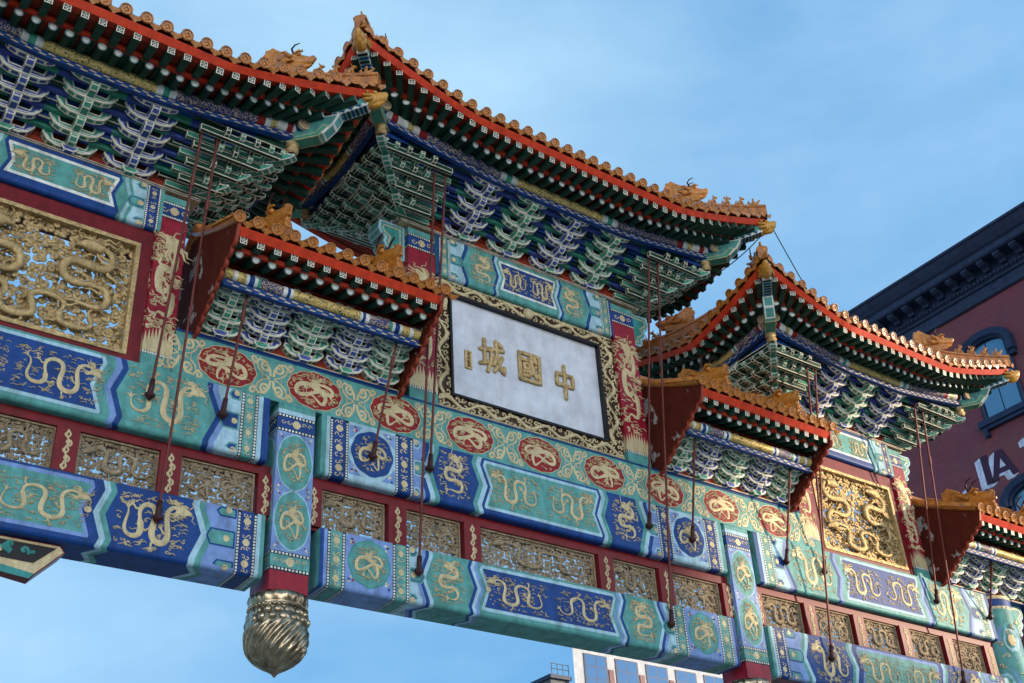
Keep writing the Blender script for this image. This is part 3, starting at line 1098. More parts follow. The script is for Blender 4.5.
def dragon_panel(sd, seed):
    xc = sd * 7.05
    x0, x1, z0, z1 = 5.82, 8.30, 9.20, 11.135
    a, b = sorted((sd * x0, sd * x1))
    mb = MB()
    for (q0, q1, r0, r1) in ((a, a + .16, z0, z1), (b - .16, b, z0, z1), (a + .16, b - .16, z0, z0 + .10), (a + .16, b - .16, z1 - .22, z1)):
        mb.box(q0, q1, .05, .45, r0, r1, 'dred')
    fr = apart('panel_surround', mb)
    m2 = MB()
    ia, ib, iz0, iz1 = a + .162, b - .162, z0 + .102, z1 - .222
    t = .055
    for (q0, q1, r0, r1) in ((ia, ia + t, iz0, iz1), (ib - t, ib, iz0, iz1), (ia + t, ib - t, iz0, iz0 + t), (ia + t, ib - t, iz1 - t, iz1)):
        m2.box(q0, q1, .035, .20, r0, r1, 'gold')
    apart('gilt_frame', m2, fr)
    m3 = MB()
    cx, cz = (ia + ib) / 2, (iz0 + iz1) / 2
    w, h = ib - ia - .08, iz1 - iz0 - .08
    mp = lambda u, v, k: (cx + u, .13 - k, cz + v)
    carving(m3, w, h, 'gold', seed, [(w * .24, h * .08, w * .50, h * .86, 'tall', seed + 1, 1), (-w * .26, h * .05, w * .50, h * .86, 'tall', seed + 5, -1), (0, -h * .30, w * .9, h * .40, 'long', seed + 9, 1)], .090, mp, .09)
    apart('dragon_carving', m3, fr)


dragon_panel(-1, 61); dragon_panel(1, 72)


# lattice course between the upper and the lower beams
def lattice(x0, x1, dividers):
    """dividers: (centre, half width) of the upright red strips"""
    mb = MB()
    zb, zt = 7.652, 8.355
    mb.box(x0, x1, .10, .40, zt - .13, zt - .002, 'dred')
    mb.box(x0, x1, .10, .40, zb, zb + .04, 'dred')
    rail = apart('lattice_rail', mb)
    for c, hw in dividers:
        m2 = MB()
        m2.box(c - hw, c + hw, .06, .38, zb + .042, zt - .132, 'dred')
        mp = lambda u, v, h: (c + u, .06 - h, v)
        k = 0
        z = zb + .10
        while z < zt - .20:
            m2.ribbon(spiral(c + (.012 if k % 2 else -.012) - c, z, .045, 1.1, PI / 2 + PI * (k % 2), 10, 1 if k % 2 else -1), .011, mp, .012, 'tan', .002)
            m2.ribbon([(0, z - .05), (.02 * (1 if k % 2 else -1), z), (0, z + .06)], .010, mp, .010, 'tan', .002)
            z += .095; k += 1
        apart('divider', m2)
    return rail


def lattice_panel(xa, xb, me_name, seed):
    mb = MB()
    zb, zt = 7.694, 8.222
    t = .022
    for (q0, q1, r0, r1) in ((xa, xa + t, zb, zt), (xb - t, xb, zb, zt), (xa + t, xb - t, zb, zb + t), (xa + t, xb - t, zt - t, zt)):
        mb.box(q0, q1, .13, .20, r0, r1, 'lgold')
    w, h = xb - xa - .03, zt - zb - .03
    cx, cz = (xa + xb) / 2, (zb + zt) / 2
    mp = lambda u, v, k: (cx + u, .165 - k, cz + v)
    kind = seed % 3
    big = [(0, 0, w * .9, h * .85, 'long', seed, 1)] if kind else [(-w * .2, 0, w * .45, h * .9, 'coil', seed, 1), (w * .22, 0, w * .45, h * .9, 'coil', seed + 3, -1)]
    carving(mb, w, h, 'lgold', seed, big, .050, mp, .03)
    apart('lattice_panel', mb)


cd = [(-2.31, .13), (-1.17, .13), (1.10, .13), (2.235, .13), (-3.49, .11), (3.49, .11)]
lattice(-3.60, 3.60, cd)
for k, (a, b) in enumerate(((-3.36, -2.46), (-2.16, -1.32), (-1.02, .95), (1.25, 2.09), (2.385, 3.36))):
    lattice_panel(a, b, '', 80 + k)
for sd in (-1, 1):
    dv = [(sd * (5.30 + 1.17 * k), .125) for k in range(5)] + [(sd * 4.13, .09)]
    a, b = sorted((sd * 4.05, sd * 10.2))
    lattice(a, b, dv)
    for k in range(5):
        a, b = sorted((sd * (4.24 + 1.17 * k), sd * (5.155 + 1.17 * k)))
        lattice_panel(a, b, '', 90 + k + (20 if sd > 0 else 0))


# main columns at the ends and the carved braces under the lower beams
def main_column(sd):
    xc, yc, r = sd * 10.62, .25, .41
    mb = MB()
    n = 40
    segs = [(0, .6, 'white'), (.6, 5.8, 'crimson'), (5.8, 5.9, 'tan'), (5.9, 8.95, 'teal'), (8.95, 9.0, 'tan'), (9.0, 9.14, 'blue'), (9.14, 9.20, 'tan')]
    for a, b, mn in segs:
        mb.tube([(xc, yc, a), (xc, yc, b)], r, mn, n)
    mp = lambda u, v, h: (xc + (r + h) * math.sin(u / r), yc - (r + h) * math.cos(u / r), v)
    rng = random.Random(4)
    for zc in (8.35, 7.55, 6.75):
        for u in (-.75, -.15, .45, 1.05):
            mb.disc((u + (.3 if zc == 7.55 else 0), zc), .25, .34, mp, .003, 'peri', 20, .05, 8)
            mb.disc((u + (.3 if zc == 7.55 else 0), zc), .14, .2, mp, .006, 'pale', 16, .2, 6)
            mb.disc((u + (.3 if zc == 7.55 else 0), zc), .07, .1, mp, .009, 'tan', 12, .2, 6)
    for k in range(60):
        u, v = rng.uniform(-1.1, .8), rng.uniform(6, 8.9)
        mb.ribbon(cloud_wisp(rng, u, v, .09), .012, mp, .016, 'tan', .01)
    for k in range(26):
        an = 2 * PI * k / 26
        mb.ball((xc + r * math.cos(an), yc + r * math.sin(an), 8.975), .02, .02, .02, 'white', 6, 4)
    apart('main_column', mb)
    # brace under the lower beam, reaching inwards
    m2 = MB()
    pr = [(10.25, 6.87), (6.36, 6.87), (6.30, 6.80), (6.58, 6.50), (6.95, 6.55), (7.5, 6.46), (8.1, 6.36), (8.9, 6.10), (9.6, 5.6), (10.25, 5.3)]
    pr = [(sd * a, b) for a, b in pr]
    m2.prism(pr, lambda u, v, w: (u, w, v), .10, .36, 'dred')
    m2.sheet(inset(pr, .012), lambda u, v, w: (u, w, v), .097, 'tan')
    up = [(sd * a, b) for a, b in [(10.2, 6.83), (6.39, 6.83), (6.60, 6.63), (7.2, 6.64), (8.0, 6.52), (9.0, 6.2), (9.7, 5.75), (10.2, 5.5)]]
    m2.sheet(up, lambda u, v, w: (u, w, v), .094, 'black')
    lo = [(sd * a, b) for a, b in [(6.58, 6.52), (6.95, 6.57), (7.5, 6.48), (8.1, 6.38), (8.1, 6.35), (7.5, 6.42), (6.95, 6.49), (6.62, 6.46)]]
    m2.sheet(lo, lambda u, v, w: (u, w, v), .09, 'teal2')
    for k in range(22):
        x, z = rng.uniform(6.6, 8.0), rng.uniform(6.67, 6.79)
        m2.ribbon(cloud_wisp(rng, sd * x, z, .09), .018, lambda u, v, h: (u, .094 - h, v), .02, 'teal2', .002)
    m2.ribbon(spiral(sd * 7.0, 6.7, .07, 1.2, 0, 14), .012, lambda u, v, h: (u, .094 - h, v), .02, 'tan', .002)
    apart('carved_brace', m2)


main_column(-1); main_column(1)


# tie rods from the eaves down to the beams
def rod(top, foot, r=.017):
    mb = MB()
    t, f = Vector(top), Vector(foot)
    mb.tube([t, f], r, 'rod', 8)
    mid = t.lerp(f, .2)
    d = (f - t).normalized()
    mb.tube([mid - d * .07, mid + d * .07], r * 1.6, 'rod', 8)
    # hook at the top
    mb.tube([t, t + Vector((0, -.03, .06)), t + Vector((0, 0, .10)), t + Vector((0, .05, .06)), t + Vector((0, .06, 0))], r * .9, 'rod', 6)
    o = apart('tie_rod', mb)
    m2 = MB()
    m2.tube([f - d * .17, f - d * .165, f - d * .02, f + d * .06, f + d * .09], [.018, .030, .034, .034, .02], 'iron', 12)
    m2.ball(f + d * .03, .052, .05, .052, 'iron', 12, 8)
    m2.tube([f + d * .03 + Vector((0, -.05, 0)), f + d * .03 + Vector((0, .07, 0))], .028, 'iron', 8)
    m2.tube([f + d * .03 + Vector((-.058, 0, 0)), f + d * .03 + Vector((.058, 0, 0))], .022, 'iron', 8)
    apart('rod_foot', m2, o)


for sd in (-1, 1):
    rod((sd * 1.97, -.76, 13.33), (sd * 1.90, -.08, 8.82)) ; rod((sd * 2.16, -.76, 13.33), (sd * 2.09, -.08, 7.36))
    rod((sd * 5.45, -.76, 12.26), (sd * 5.43, -.08, 7.35)); rod((sd * 5.66, -.76, 12.26), (sd * 5.68, -.08, 8.82))
    rod((sd * 2.66, -.52, 10.28), (sd * 2.75, -.08, 8.78)); rod((sd * 4.78, -.52, 10.28), (sd * 4.79, -.08, 8.82))
    rod((sd * 8.36, -.76, 12.26), (sd * 8.58, -.08, 8.82)); rod((sd * 8.58, -.76, 12.26), (sd * 8.76, -.08, 7.40))
rod((9.90, -.52, 9.66), (10.06, -.10, 8.76))


# ------------------------------------------------------------------ the inscription board
sign = thing('sign_board', 'white marble name board with raised gilt Chinese characters in a carved gold frame', 'sign', (0, .05, 9.88))
SM = Vector((0, .05, 9.88))


def spart(name, mb, parent=None):
    return link(name, mb.mesh(name), sign if parent is None else parent, Matrix.Translation(-SM) if parent is None else None)


def board():
    xa, xb, za, zb = -1.41, 1.35, 10.12, 11.79
    mb = MB(); mb.box(xa, xb, .10, .20, za, zb, 'marble'); spart('marble_slab', mb)
    mb = MB()
    t = .038
    for q in ((xa - t, xa, za - t, zb + t), (xb, xb + t, za - t, zb + t), (xa, xb, za - t, za), (xa, xb, zb, zb + t)):
        mb.box(q[0], q[1], .02, .20, q[2], q[3], 'black')
    spart('black_moulding', mb)
    mb = MB()
    X0, X1, Z0_, Z1 = -1.69, 1.68, 9.87, 12.03
    a, b, c, d = xa - t, xb + t, za - t, zb + t
    for q in ((X0, a, Z0_, Z1), (b, X1, Z0_, Z1), (a, b, Z0_, c), (a, b, d, Z1)):
        mb.box(q[0], q[1], .06, .20, q[2], q[3], 'brown')
    fr = spart('carved_frame', mb)
    m2 = MB()
    rng = random.Random(8)
    mp = lambda u, v, h: (u, .058 - h, v)
    ax = Vector((0, -1, 0))

    def run(x0, z0, x1, z1, wd):
        ln = math.hypot(x1 - x0, z1 - z0)
        dx, dz = (x1 - x0) / ln, (z1 - z0) / ln
        n = int(ln / .055)
        for sgn, am, ph in ((1, .30, 0.0),):
            pts = []
            for i in range(n + 1):
                s_ = ln * i / n
                o = am * wd * math.sin(s_ * 11 + ph) * sgn
                pts.append((x0 + dx * s_ - dz * o, z0 + dz * s_ + dx * o))
            m2.tube([mp(u, v, .012) for u, v in pts], [.03 + .008 * math.sin(i * .5) for i in range(n + 1)], 'tan', 6, (ax, .6))
        k = 0
        s_ = .05
        while s_ < ln:
            o = wd * (.28 if k % 2 else -.28) + rng.uniform(-.02, .02)
            p = cloud_wisp(rng, x0 + dx * s_ - dz * o, z0 + dz * s_ + dx * o, wd * .42)
            p = [(max(X0 + .01, min(X1 - .01, u)), max(Z0_ + .01, min(Z1 - .01, v))) for u, v in p]
            p = [(u, v) for u, v in p if not (a - .005 < u < b + .005 and c - .005 < v < d + .005)]
            if len(p) > 3:
                m2.tube([mp(u, v, .012) for u, v in p], .0135, 'tan', 5, (ax, .6))
            s_ += rng.uniform(.04, .07); k += 1
    run(X0 + .02, (d + Z1) / 2, X1 - .02, (d + Z1) / 2, Z1 - d)
    run(X0 + .02, (c + Z0_) / 2, X1 - .02, (c + Z0_) / 2, c - Z0_)
    run((X0 + a) / 2, c, (X0 + a) / 2, d, a - X0)
    run((X1 + b) / 2, c, (X1 + b) / 2, d, X1 - b)
    m2.tube([(X0, .055, Z0_ + .012), (X1, .055, Z0_ + .012)], .014, 'tan', 6)
    m2.tube([(X0, .055, Z1 - .012), (X1, .055, Z1 - .012)], .014, 'tan', 6)
    m2.ball((0, .03, (d + Z1) / 2), .09, .06, .10, 'tan', 12, 8)
    link('gilt_carving', m2.mesh('gilt_carving'), fr)
    # characters, read from the viewer's right: zhong, guo, cheng
    CH = {
        'middle': [[(.10, .36), (.10, .72), (.90, .72), (.90, .36), (.10, .36)], [(.5, 1.02), (.5, -.06)]],
        'country': [[(.02, .0), (.02, 1), (.98, 1), (.98, 0), (.02, 0)], [(.18, .76), (.84, .76)], [(.24, .62), (.24, .44), (.50, .44), (.50, .62), (.24, .62)], [(.20, .30), (.52, .36)],
                    [(.58, .90), (.62, .55), (.70, .30), (.80, .18), (.84, .28)], [(.78, .58), (.66, .38), (.48, .20)], [(.72, .90), (.80, .84)], [(.18, .15), (.45, .18)]],
        'city': [[(-.02, .66), (.32, .70)], [(.16, .98), (.16, .24)], [(-.04, .20), (.36, .34)], [(.40, .74), (1.0, .78)], [(.46, .74), (.44, .38), (.28, .02)], [(.48, .50), (.62, .50), (.61, .26), (.54, .28)],
                 [(.68, 1.02), (.72, .55), (.84, .20), (1.0, .06), (1.02, .24)], [(.94, .56), (.78, .30), (.58, .08)], [(.82, .98), (.92, .90)]],
    }
    for key, cx, cz, w, h in (('city', -.68, 10.97, .40, .54), ('country', .0, 10.99, .38, .46), ('middle', .66, 10.95, .38, .52)):
        m3 = MB()
        for st in CH[key]:
            pts = []
            for i in range(len(st) - 1):
                for k in range(5):
                    t_ = k / 5
                    pts.append((st[i][0] + (st[i + 1][0] - st[i][0]) * t_, st[i][1] + (st[i + 1][1] - st[i][1]) * t_))
            pts.append(st[-1])
            P = [(cx + (u - .5) * w, .085, cz + (v - .5) * h) for u, v in pts]
            m3.tube(P, [.036] * len(P), 'gold', 8, (Vector((0, 1, 0)), .8))
            for p in (P[0], P[-1]):
                m3.ball(p, .037, .030, .037, 'gold', 8, 6)
        spart('character', m3)
    m4 = MB()
    m4.box(-1.17, -1.05, .075, .10, 10.64, 10.94, 'gold')
    for k, z in enumerate((10.89, 10.82, 10.75, 10.69)):
        cx = -1.11
        for st in ([(-.03, .02), (.03, .02)], [(0, .03), (0, -.02)], [(-.03, -.015), (.03, -.02)], [(-.02, .0), (.025, -.005)][:2]):
            m4.ribbon([(cx + u, z + v) for u, v in st], .005, lambda u, v, h: (u, .074 - h, v), .004, 'brown', .001)
    spart('inscription_plate', m4)


board()

# ------------------------------------------------------------------ roofs
class Eave:
    """local frame: x along the front, front plate edge at y = 0 (outside is -y), z = 0 at the plate's top"""

    def __init__(s, hw, dep, om, A, run, hip=True):
        s.hw, s.dep, s.om, s.A, s.run, s.hip = hw, dep, om, A, run, hip

    def pt(s, side, p, o, z, lift=True):
        if side == 'front':
            x, y, d = p, -o, s.hw + o - abs(p)
        elif side == 'back':
            x, y, d = p, s.dep + o, s.hw + o - abs(p)
        elif side == 'right':
            x, y = s.hw + o, p
            d = min(p + o, s.dep + o - p)
        else:
            x, y = -s.hw - o, p
            d = min(p + o, s.dep + o - p)
        if lift and s.hip:
            k = max(0.0, 1 - max(0, d) / s.run)
            l = s.A * (k ** 1.2) * max(0, (o / s.om)) ** 1.4
            z += l
            fl = .05 * k * k * max(0, o / s.om)
            if side in ('front', 'back'):
                y += -fl if side == 'front' else fl
            else:
                x += fl if side == 'right' else -fl
        return Vector((x, y, z))

    def ends(s, side, o):
        if side in ('front', 'back'):
            e = s.hw + (o if s.hip else 0)
            return -e, e
        return -o, s.dep + o

    def strip(s, mb, side, prof, mn, n=28, smooth=False):
        """prof: list of (o, z) swept along the side"""
        vs = []
        for i in range(n + 1):
            t = i / n
            for o, z in prof:
                a, b = s.ends(side, o)
                vs.append(s.pt(side, a + (b - a) * t, o, z))
        k = len(prof)
        fs = []
        for i in range(n):
            for j in range(k - 1):
                fs.append((i * k + j, i * k + j + 1, (i + 1) * k + j + 1, (i + 1) * k + j))
        mb.add(vs, fs, mn, smooth)


def basis(tip, root, up=Vector((0, 0, 1)), wx=1.0, wz=1.0):
    """matrix that maps local +Y (length 1) from tip to root, local X sideways, local Z upwards"""
    y = root - tip
    ln = y.length
    yn = y / ln
    x = yn.cross(up); x.normalize()
    z = x.cross(yn)
    m = Matrix.Identity(4)
    for i in range(3):
        m[i][0] = x[i] * wx; m[i][1] = y[i]; m[i][2] = z[i] * wz; m[i][3] = tip[i]
    return m


def mesh_square_rafter(end):
    mb = MB()
    w = .045
    mb.box(-w, w, 0, 1, -w, w, 'green')
    mp = lambda u, v, h: (u, -h * .01, v)
    mb.add([mp(-w, -w, .2), mp(w, -w, .2), mp(w, w, .2), mp(-w, w, .2)], [(0, 1, 2, 3)], 'cream')
    g = 'black' if end == 0 else 'green2'
    t = .0075
    # key-fret end: a pin-wheel of cream lines left between dark cells
    for (a, b, c, d) in ((-.036, -.010, .010, .036), (.010, .036, .012, .036), (-.036, -.012, -.036, -.010), (.012, .036, -.036, -.012), (-.006, .006, .020, .036), (-.006, .006, -.036, -.020), (-.036, -.018, -.004, .004), (.018, .036, -.004, .004), (-.010, .010, -.010, .010)):
        mb.add([mp(a, c, .5), mp(b, c, .5), mp(b, d, .5), mp(a, d, .5)], [(0, 1, 2, 3)], g)
    return mb.mesh('square_rafter')


def mesh_round_rafter(col):
    mb = MB()
    r = .053
    mb.tube([(0, 0, 0), (0, 1, 0)], r, 'green', 14)
    mp = lambda u, v, h: (u, -h * .01, v)
    mb.disc((0, 0), r, r, mp, .2, 'white', 16)
    mb.disc((0, 0), r * .92, r * .92, mp, .4, col, 16)
    mb.disc((0, -.006), r * .74, r * .72, mp, .6, 'white', 14)
    mb.disc((0, .012), r * .30, r * .34, mp, .8, 'tan', 10)
    return mb.mesh('round_rafter')


def mesh_eave_tile():
    """round cap with its rolled tile, and the leaf-shaped drip tile beside it"""
    mb = MB()
    r = .080
    n = 14
    mb.tube([(0, -.012, 0), (0, .0, 0)], r * .98, 'tile', n)
    mb.tube([(r * .84 * math.cos(2 * PI * k / 16), -.014, r * .84 * math.sin(2 * PI * k / 16)) for k in range(17)], .011, 'tile', 6)
    mb.tube([(-.03, -.014, -.01), (0, -.016, .03), (.03, -.014, -.01), (-.02, -.014, -.035)], .009, 'tile', 5)
    # rolled cover tile running up the slope (local y = up the slope)
    segs = [0.0, .24, .245, .50, .505, .78]
    rr = [r, r * .96, r * 1.02, r * .97, r * 1.02, r * .97]
    vs = []
    for y, q in zip(segs, rr):
        for k in range(9):
            a = PI * k / 8
            vs.append((q * math.cos(a), y, q * math.sin(a) - .012))
    fs = [(i * 9 + k, i * 9 + k + 1, (i + 1) * 9 + k + 1, (i + 1) * 9 + k) for i in range(len(segs) - 1) for k in range(8)]
    mb.add(vs, fs, 'tile', True)
    # drip tile: hanging leaf in front, shallow trough behind
    cx = .125
    leaf = [(-.088, .005), (-.086, -.03), (-.066, -.052), (-.035, -.072), (0, -.104), (.035, -.072), (.066, -.052), (.086, -.03), (.088, .005), (.05, -.012), (0, -.018), (-.05, -.012)]
    mb.prism([(cx + u, v - .015) for u, v in leaf], lambda u, v, w: (u, w - .15 * v, v), -.012, .006, 'tile')
    vs = []
    for y in (0, .78):
        for u, v in ((-.06, -.02), (-.03, -.042), (0, -.048), (.03, -.042), (.06, -.02)):
            vs.append((cx + u, y, v))
    mb.add(vs, [(i, i + 1, i + 6, i + 5) for i in range(4)], 'tile', True)
    return mb.mesh('eave_tile')


SQ = [mesh_square_rafter(0), mesh_square_rafter(1)]
RD = [mesh_round_rafter('teal'), mesh_round_rafter('blue')]
ET = mesh_eave_tile()


def boat(L, h, up):
    return [(-L, h + up), (-L - .015, h * .55 + up), (-L + .01, .35 * h + up * .8), (-L + .06, .10 * h + up * .35), (-L * .5, 0), (-.05, -.004), (.05, -.004), (L * .5, 0), (L - .06, .10 * h + up * .35), (L - .01, .35 * h + up * .8), (L + .015, h * .55 + up), (L, h + up),
            (L - .10, h + up), (L - .13, h * .8), (.06, h * .8), (.05, h), (-.05, h), (-.06, h * .8), (-L + .13, h * .8), (-L + .10, h + up)]


def small_block(mb, x, y, z, s, fill, edge='cream', h=None):
    h = h or s * .9
    pr = [(-s * .32, 0), (s * .32, 0), (s * .5, h * .42), (s * .5, h), (-s * .5, h), (-s * .5, h * .42)]
    oprism(mb, pr, lambda u, v, w: (x + u, w, z + v), y + s * .5, y - s * .5, fill, edge, .009)


def bracket_meshes(fill, other, n, so, rise, L, up):
    """(cross arms, projecting arms): tier upon tier stepping outwards (-y)"""
    a, b = MB(), MB()
    z0 = .055
    # seat block and the splayed motif at its foot
    pr = [(-.06, 0), (.06, 0), (.10, .05), (.10, .075), (-.10, .075), (-.10, .05)]
    oprism(b, pr, lambda u, v, w: (u, w, v), .10, -.10, other, 'cream', .012)
    for k in range(n):
        yo = -(k + 1) * so
        z = z0 + k * rise
        # projecting arm with an upturned nose
        h = rise * .92
        pr = [(.12, h), (.12, .012), (yo * .55, .0), (yo + .02, .012), (yo - .045, h * .55), (yo - .055, h * .80), (yo - .045, h)]
        oprism(b, pr, lambda u, v, w: (w, u, z + v), -.052, .052, fill, 'cream', .015)
        small_block(b, 0, yo, z + h, .125, other, h=.05)
        # cross arms on the step: a short one, and a longer one a step further in
        zz = z + rise
        for (yy, LL, dz) in ((yo, L, 0.0), (0.0, L, -rise)) if k == 0 else ((yo, L, 0.0),):
            pr = boat(LL, rise * .98, up)
            yy -= .012
            oprism(a, pr, lambda u, v, w: (u, yy + w, zz + dz + v - .01), .046, -.046, fill, 'cream', .021)
            # pale line drawn along the curve of the arm
            ln_ = [(-LL + .035, rise * .52 + up * .75), (-LL * .72, rise * .36 + up * .12), (-LL * .4, rise * .30), (LL * .4, rise * .30), (LL * .72, rise * .36 + up * .12), (LL - .035, rise * .52 + up * .75)]
            a.ribbon(ln_, .008, lambda u, v, h: (u, yy - .0475 - h, zz + dz + v - .01), .002, 'white')
            for sx in (-1, 1):
                small_block(a, sx * (LL - .045), yy, zz + dz + rise * .98 + up - .014, .085, other, 'white', .05)
    # topmost nose carrying the purlin tie
    yo = -n * so
    z = z0 + n * rise
    pr = [(yo + .10, .10), (yo + .10, 0), (yo - .03, .0), (yo - .085, .03), (yo - .075, .06), (yo - .10, .10)]
    oprism(b, pr, lambda u, v, w: (w, u, z + v), -.048, .048, fill, 'cream', .013)
    return a.mesh('bracket_set'), b.mesh('projecting_arm')


def corner_mesh(n, so, rise, ext=.34):
    """front-right corner: bars crossing in both directions and diagonal arms; corner of the plate at the origin"""
    a, d = MB(), MB()
    z0 = .055
    s2 = 1 / math.sqrt(2)
    for k in range(n):
        z = z0 + k * rise
        h = rise * .80
        for j in range(0, k + 2):
            e = (k + 1) * so + .10 - .012 * j
            if j == k + 1 and k > 0:
                pass
            fl = 'green2' if (k + j) % 2 == 0 else 'green'
            y = -j * so
            pr = [(-ext - .10 * (k + 1 - j), h), (-ext - .10 * (k + 1 - j), .01), (e - .12, .0), (e - .03, .012), (e + .02, h * .5), (e + .015, h)]
            oprism(a, pr, lambda u, v, w: (u, y + w, z + v + .004 * j), .031, -.031, fl, 'cream', .010)
            oprism(a, pr, lambda u, v, w: (-y + w, -u, z + v + .0385 + .004 * j), .031, -.031, fl, 'cream', .010)
        # diagonal arm
        e = ((k + 1) * so) / s2 + .13
        pr = [(-.25, rise * .95), (-.25, 0), (e - .12, -.005), (e - .03, .012), (e + .03, .045), (e + .025, rise * .6), (e - .05, rise * .66), (e - .08, rise * .95)]
        oprism(d, pr, lambda u, v, w: (u * s2 - w * s2, -u * s2 - w * s2, z + .02 + v), .055, -.055, 'green2', 'white', .013)
        small_block(d, (e - .14) * s2, -(e - .14) * s2, z + rise + .0, .12, 'teal', h=.045)
    # vase-shaped gilt block under the hip rafter
    e = n * so / s2 + .10
    z = z0 + n * rise + .02
    for zz, r in ((0, .07), (.03, .085), (.06, .05), (.085, .075), (.12, .09), (.15, .07)):
        pass
    vs = []
    pf = [(.05, 0), (.085, .03), (.09, .06), (.055, .085), (.07, .11), (.09, .13), (.09, .17)]
    m = 14
    for r, q in pf:
        for i in range(m):
            an = 2 * PI * i / m
            vs.append((e * s2 + r * math.cos(an), -e * s2 + r * math.sin(an), z + q))
    d.add(vs, [(i * m + k, i * m + (k + 1) % m, (i + 1) * m + (k + 1) % m, (i + 1) * m + k) for i in range(len(pf) - 1) for k in range(m)], 'gold', True)
    return a.mesh('corner_bracket'), d.mesh('diagonal_arm')


def figure_mesh(kind):
    """small glazed ridge figure; faces +x, stands at the origin"""
    mb = MB()
    g = 'glaze'
    mb.box(-.09, .09, -.055, .055, -.03, .0, g)
    if kind == 'rider':
        mb.tube([(-.10, 0, .06), (-.03, 0, .05), (.06, 0, .06), (.12, 0, .12)], [.03, .055, .05, .03], g, 8)
        mb.ball((.14, 0, .15), .03, .025, .03, g, 8, 6)
        mb.tube([(-.02, 0, .07), (-.03, 0, .15), (-.02, 0, .20)], [.045, .04, .02], g, 8)
        mb.ball((-.02, 0, .225), .03, .03, .034, g, 8, 6)
        mb.tube([(-.10, 0, .06), (-.16, 0, .13), (-.14, 0, .2)], [.03, .04, .008], g, 6, (Vector((0, 1, 0)), .5))
        for sx in (-1, 1):
            mb.tube([(0, sx * .03, .06), (.02, sx * .03, .0)], .016, g, 6)
    else:
        mb.tube([(-.07, 0, .03), (-.05, 0, .09), (0, 0, .15), (.03, 0, .20)], [.05, .062, .05, .04], g, 10)
        mb.ball((.05, 0, .235), .052, .042, .042, g, 10, 7)
        mb.tube([(.06, 0, .23), (.12, 0, .215)], [.036, .022], g, 8)
        for sx in (-1, 1):
            mb.tube([(.02, sx * .035, .26), (-.005, sx * .05, .31)], [.018, .005], g, 6)
            mb.tube([(.02, sx * .035, .14), (.055, sx * .038, .07), (.06, sx * .036, .0)], [.022, .018, .02], g, 7)
            mb.tube([(-.05, sx * .045, .07), (-.01, sx * .055, .03), (-.02, sx * .05, .0)], [.03, .024, .02], g, 7)
        mb.tube([(-.09, 0, .03), (-.14, 0, .09), (-.12, 0, .17), (-.09, 0, .20)], [.02, .028, .022, .006], g, 7)
        if kind == 'crest':
            mb.tube([(.0, 0, .22), (-.06, 0, .28), (-.05, 0, .34)], [.03, .035, .006], g, 7, (Vector((0, 1, 0)), .5))
    return mb.mesh('ridge_figure')


def ridge_dragon_mesh(mn='glaze', horns=True):
    """horned dragon head on a block, facing +x"""
    mb = MB()
    mb.box(-.30, .16, -.085, .085, -.10, .03, mn)
    ax = Vector((0, 1, 0))
    mb.tube([(-.30, 0, .16), (-.16, 0, .15), (.02, 0, .15), (.16, 0, .12), (.27, 0, .12), (.33, 0, .17)], [.13, .155, .14, .105, .075, .035], mn, 12, (ax, .72))
    mb.tube([(.08, 0, .04), (.20, 0, .01), (.28, 0, .03)], [.06, .045, .02], mn, 8, (ax, .9))
    mb.ball((.29, 0, .165), .045, .05, .035, mn, 8, 6)
    # fan-shaped mane standing up behind the head
    fan = [(-.14, .02), (-.32, -.02), (-.42, .06), (-.41, .12), (-.47, .19), (-.45, .24), (-.49, .32), (-.45, .36), (-.45, .43), (-.39, .43), (-.34, .47), (-.26, .40), (-.14, .31), (-.06, .26)]
    mb.prism(fan, lambda u, v, w: (u, w, v), -.05, .05, mn)
    for k in range(6):
        a = fan[2 + 2 * k] if 2 + 2 * k < len(fan) else fan[-1]
        mb.tube([(-.12, 0, .15), ((a[0] - .12) / 2, 0, (a[1] + .17) / 2), (a[0] * .92, 0, a[1] * .92)], [.045, .06, .02], mn, 6, (ax, 1.15))
    for sy in (-1, 1):
        mb.ball((.10, sy * .085, .21), .034, .026, .032, mn, 8, 6)
        mb.tube([(.02, sy * .09, .23), (.10, sy * .10, .265), (.16, sy * .09, .24)], [.02, .024, .01], mn, 6)
        mb.tube([(-.02, sy * .10, .15), (-.10, sy * .15, .22), (-.17, sy * .15, .24)], [.035, .03, .006], mn, 6)
        for q in range(4):
            mb.tube([(.02 - q * .04, sy * .095, .10 - q * .012), (-.08 - q * .05, sy * .125, .055 + q * .03)], [.028, .008], mn, 6)
        if horns:
            mb.tube([(.0, sy * .05, .27), (-.03, sy * .065, .36), (.02, sy * .07, .43), (.10, sy * .07, .455)], [.018, .016, .013, .006], 'iron', 6)
    return mb.mesh('ridge_dragon')


def beast_nose_mesh():
    """yellow glazed beast head that sheathes the tip of the hip rafter, facing +x"""
    mb = MB()
    g = 'yglaze'
    mb.tube([(-.10, 0, 0), (.0, 0, .0), (.07, 0, .02), (.14, 0, .05), (.19, 0, .10)], [.115, .12, .105, .08, .03], g, 14, (Vector((0, 1, 0)), .85))
    mb.tube([(.0, 0, -.07), (.09, 0, -.07), (.15, 0, -.03)], [.06, .05, .02], g, 10)
    for sy in (-1, 1):
        mb.ball((.05, sy * .075, .08), .03, .024, .03, g, 8, 6)
        mb.tube([(-.04, sy * .085, .08), (-.10, sy * .11, .15)], [.03, .008], g, 6)
        mb.tube([(.0, sy * .09, .03), (-.07, sy * .115, .02), (-.12, sy * .11, .06)], [.03, .03, .01], g, 6)
        mb.tube([(.02, sy * .085, -.03), (-.06, sy * .11, -.05), (-.11, sy * .10, -.02)], [.03, .03, .01], g, 6)
    return mb.mesh('beast_head')


